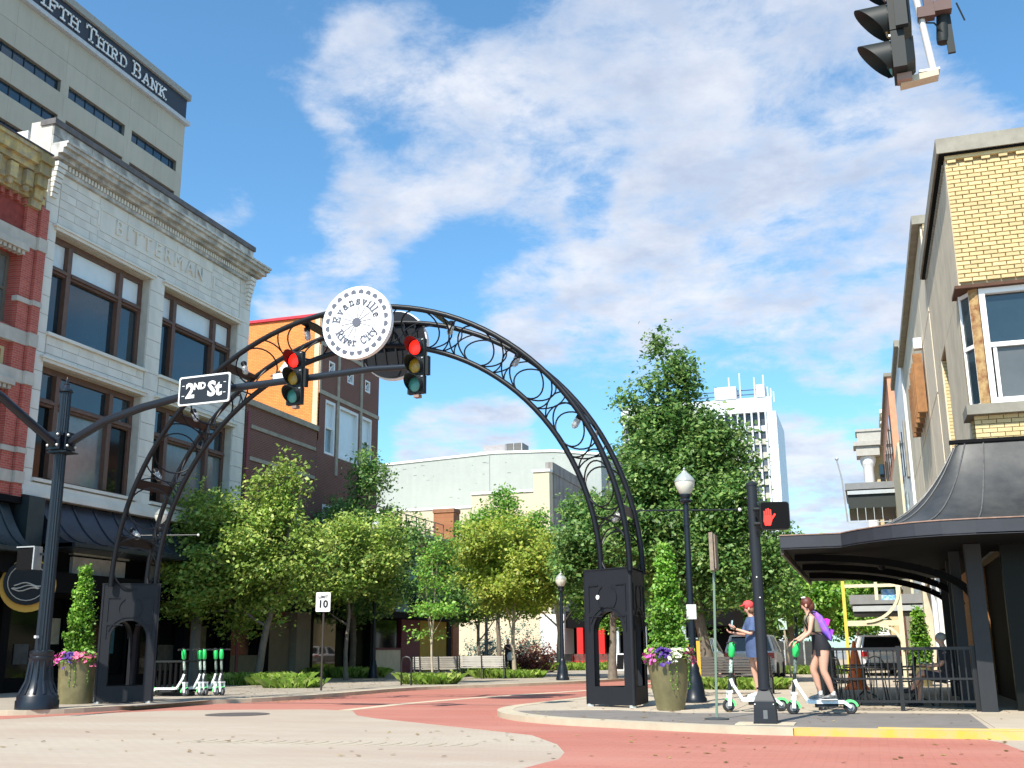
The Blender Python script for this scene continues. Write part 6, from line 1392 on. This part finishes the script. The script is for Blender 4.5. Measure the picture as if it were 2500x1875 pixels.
for x_, y_ in ((.04,-.09),(-.13,.10)): B().lathe((x_,y_,.075),[(.040,0),(.040,.06),(.036,.062)],12).build('white_sock', WHITE, p2, local=True)
# --- person with red cap
p1 = thing('person', 'person in a red cap and oversized blue tee standing on a scooter, holding a phone', 'person', (-1.97,20.05,.335), R(180+22))
J = {'pel':((-.02,0,.88),.11),'sp':((-.02,0,1.05),.10),'ch':((.0,0,1.24),.11),'nb':((.02,0,1.37),.05),'nk':((.03,0,1.43),.042),'hd':((.06,0,1.53),.08),'ht':((.055,0,1.59),.07),'ns':((.14,0,1.52),.02),
 'hL':((-.02,-.08,.82),.10),'kL':((.0,-.085,.46),.052),'cL':((-.035,-.085,.32),.05),'aL':((-.06,-.085,.08),.033),'tL':((.03,-.085,.03),.03),
 'hR':((-.02,.08,.82),.10),'kR':((-.06,.09,.45),.052),'cR':((-.12,.09,.31),.05),'aR':((-.17,.09,.08),.033),'tR':((-.09,.09,.03),.03),
 'sL':((.01,-.16,1.33),.045),'eL':((.08,-.20,1.07),.036),'wL':((.30,-.14,1.10),.025),'mL':((.335,-.13,1.11),.026),
 'sR':((.01,.16,1.33),.045),'eR':((.09,.20,1.08),.036),'wR':((.30,.10,1.16),.025),'mR':((.335,.09,1.17),.026)}
skinbody('body', J, EDG, SKIN, p1, fingers=[((.33,-.13,1.11),(1,.1,.15),(0,.3,.8)),((.33,.09,1.17),(.8,-.3,.3),(0,-.4,.6))])
TEE = mat('washed_blue_tee', (.085,.13,.27), .85, var=.25, vscale=9, bump=.4, bscale=14)
B().loft([ell(-.03,0,.68,.165,.20),ell(-.03,0,.74,.17,.205),ell(-.025,0,.90,.165,.20),ell(-.02,0,1.06,.15,.19),ell(-.005,0,1.22,.145,.19),ell(.01,0,1.32,.115,.175),ell(.02,0,1.37,.07,.11),ell(.025,0,1.385,.055,.065)],22).build('oversized_tee', TEE, p1, smooth=True, local=True)
for s_ in (-1,1): B().loft([((.01,s_*.14,1.33),(.075,0,0),(0,.03,.065)),((.03,s_*.185,1.24),(.085,0,0),(0,.045,.05)),((.06,s_*.205,1.13),(.085,0,.02),(0,.06,.01))],14).build('sleeve', TEE, p1, smooth=True, local=True)
CAPM = mat('coral_red_cap', (.72,.07,.07), .75)
cpb = B().ball((.055,0,1.585),(.102,.092,.092),18,12).build('cap', CAPM, p1, smooth=True, local=True)
B().loft([((.13,0,1.595),(0,.075,0),(0,0,.008)),((.17,0,1.585),(0,.07,0),(0,0,.007)),((.215,0,1.57),(0,.045,0),(0,0,.006))],14).build('cap_brim', CAPM, cpb, smooth=True, local=True)
B().ball((.015,0,1.50),(.085,.082,.075),12,8).ball((-.03,0,1.46),(.05,.06,.07),10,8).build('hair', mat('brown_hair', (.20,.10,.05), .6, var=.3, vscale=30, bump=.5, bscale=60), p1, smooth=True, local=True)
B().ball((.07,-.08,1.52),(.02,.012,.03),8,6).ball((.07,.08,1.52),(.02,.012,.03),8,6).build('ears', SKIN, p1, smooth=True, local=True)
B().ball((.128,-.03,1.545),.011,8,6).ball((.128,.03,1.545),.011,8,6).build('eyes', DARK, p1, local=True); B().ball((.13,0,1.485),(.01,.024,.008),8,5).build('mouth', MATS['lips'], p1, local=True)
ph = thing('phone', 'pale blue phone held up by the person in the red cap', 'phone', (0,0,0)); 
phm = B().ob((0,0,0),(.006,0,0),(0,.036,0),(0,0,.075)).build('case', mat('pale_blue_phone', (.45,.62,.66), .3), ph, local=True)
ph.location = Vector((-1.97,20.05,.335))+Matrix.Rotation(R(202),3,'Z') @ Vector((.385,.03,1.25)); ph.rotation_euler = (0,R(-10),R(202))
shoe(p1,-.04,-.085,0,WHITE); shoe(p1,-.15,.09,0,WHITE)
# --- seated man under the canopy
p3 = thing('person', 'grey-haired man seated in the shade under the canopy, reading', 'person', (1.28,22.0,.1), R(176))
J = {'pel':((.0,0,.52),.12),'sp':((-.02,0,.72),.12),'ch':((-.02,0,.92),.125),'nb':((.0,0,1.06),.055),'nk':((.02,0,1.12),.05),'hd':((.05,0,1.22),.085),'ht':((.045,0,1.28),.075),'ns':((.13,0,1.21),.02),
 'hL':((.06,-.09,.52),.10),'kL':((.44,-.10,.56),.065),'cL':((.46,-.10,.38),.055),'aL':((.50,-.10,.09),.038),'tL':((.60,-.10,.05),.035),
 'hR':((.06,.09,.54),.10),'kR':((.42,.08,.62),.065),'cR':((.52,.05,.45),.055),'aR':((.62,.02,.30),.038),'tR':((.72,.02,.29),.035),
 'sL':((-.02,-.19,1.0),.055),'eL':((.05,-.24,.76),.042),'wL':((.28,-.14,.73),.03),'mL':((.32,-.12,.73),.03),'sR':((-.02,.19,1.0),.055),'eR':((.05,.24,.76),.042),'wR':((.28,.12,.73),.03),'mR':((.32,.10,.73),.03)}
skinbody('body', J, EDG, SKIN, p3, fingers=[((.32,-.12,.73),(1,.2,0),(0,0,1)),((.32,.10,.73),(1,-.2,0),(0,0,1))])
DS = mat('dark_shirt', (.03,.03,.04), .85)
B().loft([ell(0,0,.48,.15,.19),ell(-.01,0,.62,.15,.185),ell(-.02,0,.85,.15,.19),ell(-.01,0,1.0,.12,.19),ell(.0,0,1.07,.06,.09)],18).build('shirt', DS, p3, smooth=True, local=True)
for s_ in (-1,1):
    B().loft([((-.02,s_*.16,1.0),(.07,0,0),(0,.04,.06)),((.02,s_*.23,.83),(.065,0,0),(0,.06,.0))],12).build('sleeve', DS, p3, smooth=True, local=True)
    B().loft([((.0,s_*.09,.52),(0,.11,0),(0,0,.11)),((.2,s_*.09,.55),(0,.10,0),(0,0,.10)),((.36,s_*.09,.58),(0,.09,0),(0,0,.085))],14).build('shorts_leg', DS, p3, smooth=True, local=True)
B().ball((.02,0,1.25),(.095,.09,.085),14,10).build('hair', mat('grey_hair', (.35,.33,.31), .7), p3, smooth=True, local=True)
shoe(p3,.52,-.10,.03,DS,DS); shoe(p3,.64,.02,.25,DS,DS)
pp_ = B().ob((.36,0,.78),(.10,0,.03),(0,.13,0),(0,0,.004)).build('newspaper', WHITE, None, local=False); tag(pp_, 'white folded paper on the lap of the seated man', 'newspaper'); pp_.location = (1.28,22.0,.1); pp_.rotation_euler = (0,0,R(176))
# --- woman walking far off with a white bag
p4_ = thing('person', 'distant woman in dark clothes walking, short fair hair, behind the yellow-green tree', 'person', (-18.0,55,.1), R(-100))
J = {'pel':((.0,0,.92),.12),'sp':((.0,0,1.1),.11),'ch':((.0,0,1.3),.125),'nb':((.0,0,1.43),.055),'nk':((.0,0,1.49),.045),'hd':((.02,0,1.6),.085),'ht':((.02,0,1.66),.075),'ns':((.1,0,1.59),.02),
 'hL':((.0,-.09,.86),.10),'kL':((.08,-.1,.5),.06),'cL':((.04,-.1,.35),.055),'aL':((.0,-.1,.08),.035),'tL':((.1,-.1,.03),.03),'hR':((.0,.09,.86),.10),'kR':((-.02,.1,.5),.06),'cR':((-.1,.1,.35),.055),'aR':((-.2,.1,.1),.035),'tR':((-.12,.1,.03),.03),
 'sL':((.0,-.18,1.38),.05),'eL':((.02,-.24,1.12),.04),'wL':((.16,-.2,.95),.028),'mL':((.19,-.19,.92),.028),'sR':((.0,.18,1.38),.05),'eR':((.1,.22,1.15),.04),'wR':((.25,.1,1.25),.028),'mR':((.28,.08,1.27),.028)}
skinbody('body', J, EDG, SKIN, p4_, fingers=[((.19,-.19,.92),(.4,0,-1),(1,0,0)),((.28,.08,1.27),(.6,-.5,.4),(0,0,1))], sub=1)
B().loft([ell(0,0,.86,.15,.18),ell(0,0,1.05,.14,.17),ell(0,0,1.25,.15,.18),ell(0,0,1.4,.09,.15)],16).build('blouse', DS, p4_, smooth=True, local=True)
for s_, kx, ax in ((-1,.08,0),(1,-.02,-.2)): B().loft([ell(0,s_*.09,.9,.13,.10),ell(kx,s_*.1,.5,.085,.08),ell(ax,s_*.1,.1,.07,.06)],12).build('trouser_leg', DS, p4_, smooth=True, local=True)
B().ball((.0,0,1.63),(.1,.09,.09),12,8).build('hair', mat('fair_hair', (.55,.47,.35), .7), p4_, smooth=True, local=True)
bg_ = thing('bag', 'white shopping bag carried by the distant woman', 'bag', (-17.8,54.8,.75)); B().loft([((-17.8,54.8,.72),(.17,0,0),(0,.06,0)),((-17.8,54.8,.95),(.19,0,0),(0,.07,0)),((-17.8,54.8,1.12),(.12,0,0),(0,.03,0))],10).build('sack', WHITE, bg_, smooth=True)
# ---------------------------------------------------------------- cafe tables and chairs
TM = mat('wrought_iron', (.012,.012,.012), .5)
def chair(lab, x, y, rz):
    t = thing('cafe_chair', lab, 'chair', (x,y,.1), rz, 'wire cafe chairs under the canopy')
    B().lathe((0,0,.44),[(.0,0),(.2,0),(.2,.02),(0,.021)],14).build('seat', TM, t, local=True)
    for a in (45,135,225,315): B().tube([(.15*math.cos(R(a)),.15*math.sin(R(a)),.44),(.22*math.cos(R(a)),.22*math.sin(R(a)),0)],.011,5).build('leg', TM, t, local=True)
    b = B(); b.tube([(-.16,-.17,.44),(-.2,-.19,.7),(-.22,-.12,.86),(-.23,0,.9),(-.22,.12,.86),(-.2,.19,.7),(-.16,.17,.44)],.012,6)
    b.build('back_frame', TM, t, smooth=True, local=True)
    for yy in (-.09,0,.09): B().tube([(-.17,yy,.45),(-.225,yy,.87)],.007,4).build('back_bar', TM, t, local=True)
    B().tube([(-.2,-.19,.66),(.05,-.23,.66),(.12,-.2,.5)],.011,5).tube([(-.2,.19,.66),(.05,.23,.66),(.12,.2,.5)],.011,5).build('armrests', TM, t, local=True)
    return t
chair('iron armchair the seated man sits on', 1.28,22.0,R(176)); chair('iron cafe chair behind the fence left of the table', -.45,22.4,R(20)); chair('iron cafe chair right of the left table', .55,22.2,R(170)); chair('iron cafe chair farthest from the camera on the terrace', .1,23.6,R(-80)); chair('iron cafe chair close to the fence corner', -.6,21.3,R(60))
def table(lab, x, y):
    t = thing('cafe_table', lab, 'table', (x,y,.1), 0, 'round cafe tables under the canopy')
    B().lathe((0,0,.70),[(0,0),(.38,0),(.38,.025),(0,.026)],22).build('tabletop', TM, t, local=True)
    B().tube([(0,0,.1),(0,0,.7)],.025,7).build('stem', TM, t, local=True)
    for a in (0,120,240): B().tube([(0,0,.2),(.22*math.cos(R(a)),.22*math.sin(R(a)),.08),(.3*math.cos(R(a)),.3*math.sin(R(a)),0)],.014,5).build('leg', TM, t, local=True)
table('round iron cafe table behind the woman on the scooter', -.15,22.0); table('round iron cafe table in front of the seated man', .75,21.5+.9); table('round iron cafe table farther down the terrace', -.2,24.8)
# conifer in pot on the far terrace, litter boxes etc
def topiary(lab, x, y, h, w, seed):
    t = thing('potted_conifer', lab, 'potted plant', (x,y,.1)); rs = np.random.RandomState(seed)
    B().lathe((0,0,0),[(.22,0),(.32,.6),(.30,.62),(0,.6)],18).build('pot', POT, t, smooth=True, local=True); cs = []
    for _ in range(160):
        z = rs.uniform(0,1); a = rs.uniform(0,6.28); r_ = w*(1-z)**.6*(.5+.5*rs.uniform()); cs.append((r_*math.cos(a), r_*math.sin(a), .62+z*(h-.62)))
    leafmesh('foliage', leaves(rs, cs, 24, (.06,.06,.07), .08, .3, .8), L_CON, t)
topiary('potted conifer against the building beyond the terrace fence', 1.35,33.5,2.1,.3,401)
# ---------------------------------------------------------------- cars
CW = mat('white_car_paint', (.80,.80,.82), .18, var=.0, spec=.6); CG = mat('car_glass', (.01,.012,.015), .05, var=0, spec=.8); TL = mat('tail_light', (.45,.01,.01), .25, var=0)
def car(lab, x, y, m, rz=0, nm='parked_car'):
    t = thing(nm, lab, 'car', (x,y,.02), rz, 'cars parked at the far right')
    W = .92; secs = []
    for yy, zb, zt, w in ((-2.25,.42,.86,.80),(-2.3,.36,1.0,.88),(-2.15,.30,1.08,.92),(-1.0,.24,1.1,.93),(.6,.24,1.08,.93),(1.7,.26,1.0,.92),(2.2,.34,.9,.86),(2.32,.44,.75,.78)):
        secs.append([(-w,yy,zb),(-w*1.0,yy,(zb+zt)/2),(-w*.97,yy,zt-.06),(-w*.9,yy,zt),(w*.9,yy,zt),(w*.97,yy,zt-.06),(w,yy,(zb+zt)/2),(w,yy,zb)])
    b = B(); b.v = [p for s_ in secs for p in s_]; n = 8
    b.f = [(i*n+j,i*n+(j+1)%n,(i+1)*n+(j+1)%n,(i+1)*n+j) for i in range(7) for j in range(n)]+[tuple(range(8)),tuple(range(63,55,-1))]
    b.build('body', m, t, smooth=True, local=True)
    g = B(); gs_ = [((-2.12),1.06,.80),(-1.75,1.62,.66),(-.2,1.68,.68),(.35,1.60,.66),(1.05,1.06,.80)]
    low = [(-.86,-2.15,1.05),(.86,-2.15,1.05),(.86,1.15,1.05),(-.86,1.15,1.05)]; top = [(-.68,-1.78,1.62),(.68,-1.78,1.62),(.68,.35,1.62),(-.68,.35,1.62)]
    g.add(low+top,[(0,1,5,4),(1,2,6,5),(2,3,7,6),(3,0,4,7)]); g.build('windows', CG, t, local=True)
    B().loft([((0,-.7,1.62),(.70,0,0),(0,1.12,0)),((0,-.7,1.66),(.68,0,0),(0,1.08,0)),((0,-.7,1.70),(.5,0,0),(0,.9,0))],20).build('roof', m, t, smooth=True, local=True) if False else B().prism([(-.70,-1.85,1.61),(.70,-1.85,1.61),(.70,.4,1.61),(-.70,.4,1.61)],(0,0,.06)).build('roof', m, t, local=True)
    pb_ = B()
    for s_ in (-1,1):
        for (a, c_) in (((.86,-2.15,1.05),(.69,-1.8,1.62)),((.87,1.15,1.05),(.69,.35,1.62)),((.9,-.6,1.06),(.70,-.6,1.62))):
            pb_.bar((s_*a[0],a[1],a[2]),(s_*c_[0],c_[1],c_[2]),.07,.09)
    pb_.build('pillars', m, t, local=True, stuff=True)
    for sx_ in (-1,1):
        for yy in (-1.45,1.45):
            w = B().lathe((sx_*.78,yy,.33),[(.18,0),(.33,0),(.34,.03),(.34,.17),(.32,.2),(.18,.2)],20,(sx_,0,0)).build('wheel', RUB, t, smooth=True, local=True)
            B().lathe((sx_*.80,yy,.33),[(0,0),(.2,0),(.2,.15),(0,.16)],12,(sx_,0,0)).build('rim', STEEL, w, local=True)
        B().box(sx_*.62,-2.33,.82,sx_*.90,-2.18,1.02).build('tail_light', TL, t, local=True); B().box(sx_*.55,2.2,.6,sx_*.85,2.33,.78).build('headlight', GLASSP, t, local=True)
    B().box(-.8,-2.36,.36,.8,-2.25,.56).build('rear_bumper', mat('car_dark_plastic', (.04,.04,.045), .6), t, local=True); B().box(-.22,-2.33,.70,.22,-2.305,.84).build('licence_plate', mat('plate_blue_white', (.5,.62,.75), .5), t, local=True)
    return t
car('white SUV with red tail lights, behind the scooter of the person in the cap', -4.3, 44.2, CW)
car('pale silver-blue car further left behind the tree trunk', -7.6, 52.0, mat('silver_blue_paint', (.45,.52,.58), .25, .3))
car('white car far down the street beyond the trees, mirrored in the shop window', -5.8, 82, CW)
car('white car seen through the terrace fence', .2, 50.0, CW, R(8)) if True else None
fb_ = thing('barrier_screen', 'dark mesh barrier panels behind the white SUV', 'barrier', (-3.6,51,.1))
for k in range(3): B().box(-4.5+k*.85,51,.2,-3.7+k*.85,51.05,1.5).build('panel', mat('dark_mesh', (.05,.055,.055), .8, var=.3, vscale=6), fb_)
for k in range(4): B().box(-4.53+k*.85,50.97,.1,-4.48+k*.85,51.08,1.55).build('post', STEEL, fb_)
hy = thing('fire_hydrant', 'small red fire hydrant near the far grass bed', 'fire hydrant', (-3.68,47.5,.1))
B().lathe((-3.68,47.5,.1),[(.16,0),(.16,.05),(.11,.07),(.11,.45),(.14,.47),(.14,.5),(.11,.58),(.04,.64),(.03,.7),(0,.71)],14).build('barrel', mat('hydrant_red', (.65,.04,.02), .5), hy, smooth=True)
B().lathe((-3.86,47.5,.5),[(.05,0),(.05,.36),(0,.361)],10,(1,0,0)).build('nozzles', MATS['hydrant_red'], hy)
ls = thing('parking_sign', 'small green and white sign on a leaning wooden post', 'sign', (-3.2,45,.1))
B().tube([(-3.05,45,.1),(-3.2,45,1.95)],.04,7).build('post', BARKP, ls); B().ob((-3.24,44.95,2.13),(.15,0,.01),(0,.01,0),(-.015,0,.22)).build('plate', mat('pale_green_plate', (.50,.66,.58), .5), ls)
yt = thing('yellow_banner_stand', 'narrow yellow panel behind the lamp post by the large planter', 'panel', (-3.95,26.2,.1))
B().box(-4.12,26.2,.1,-3.82,26.24,1.36).build('panel', mat('golden_panel', (.62,.36,.03), .6), yt); B().box(-4.15,26.18,.1,-4.12,26.26,1.4).build('edge', BARKP, yt)
sb = thing('sandwich_board', 'black and white sandwich board seen through the right pier', 'sign', (-13.1,60,.1))
B().prism([(-13.35,59.8,.1),(-12.9,59.8,.1),(-12.9,60,1.0),(-13.35,60,1.0)],(0,.03,0)).build('white_frame', WHITE, sb); B().prism([(-13.31,59.78,.18),(-12.94,59.78,.18),(-12.94,59.96,.94),(-13.31,59.96,.94)],(0,.01,0)).build('black_board', DARK, sb)
# storefront row at the far centre
fs = thing('far_shopfront', 'far white shopfront with red columns beyond the street end', 'building', (-19,76,0))
B().box(-23,78,.1,-21.2,84.8,3.8).build('white_wall', WHITE, fs); B().box(-21.2,78.5,2.8,-9,84.8,4.0).box(-21.0,80,.1,-9,80.2,2.8).build('dark_recess', DARK, fs)
for x in (-20.2,-19.3,-18.6): B().box(x,77.8,.1,x+.45,78.2,2.8).build('red_column', mat('bright_red_paint', (.70,.02,.02), .5), fs)
for x in (-17.4,-16.6,-15.4,-14.2,-12.6,-11.4): B().box(x,77.8,.1,x+.3,78.2,2.8).build('pale_column', mat('pale_blue_column', (.55,.62,.68), .5), fs)
B().box(-20.6,77.9,.3,-18,78.0,.9).build('red_panel', MATS['bright_red_paint'], fs)

# fallen leaves and grit on the pavements
rs = np.random.RandomState(515)
def litter(n, fx, lab, seed):
    rs = np.random.RandomState(seed); V = np.zeros((n,4,3))
    for i in range(n):
        x, y, z = fx(rs); a = rs.uniform(0,6.28); s_ = rs.uniform(.025,.06); c, d = math.cos(a)*s_, math.sin(a)*s_
        V[i] = [(x-c,y-d,z),(x+d*.6,y-c*.6,z+.006),(x+c,y+d,z+.012),(x-d*.6,y+c*.6,z+.004)]
    o = leafmesh('fallen_leaves', V.reshape(-1,3), leafmat('dry_leaves', (.16,.09,.03), (.30,.18,.05), (.40,.33,.10), .2), None); o['label'] = lab; o['category'] = 'leaf litter'
litter(900, lambda r: (r.uniform(-23,-14.6), r.uniform(26,44), .106), 'dry leaves scattered over the left pavement under the maples', 1)
litter(260, lambda r: (r.uniform(-6,2), r.uniform(17,29), .106), 'few dry leaves on the right pavement near the planter', 2)
litter(200, lambda r: (-13.8+r.normal(0,.15)+.0, r.uniform(24,33), .012), 'dry leaves gathered in the left gutter', 3)
litter(120, lambda r: (r.uniform(-12,2), r.uniform(11.5,16), .008), 'odd leaves blown over the junction paving', 4)
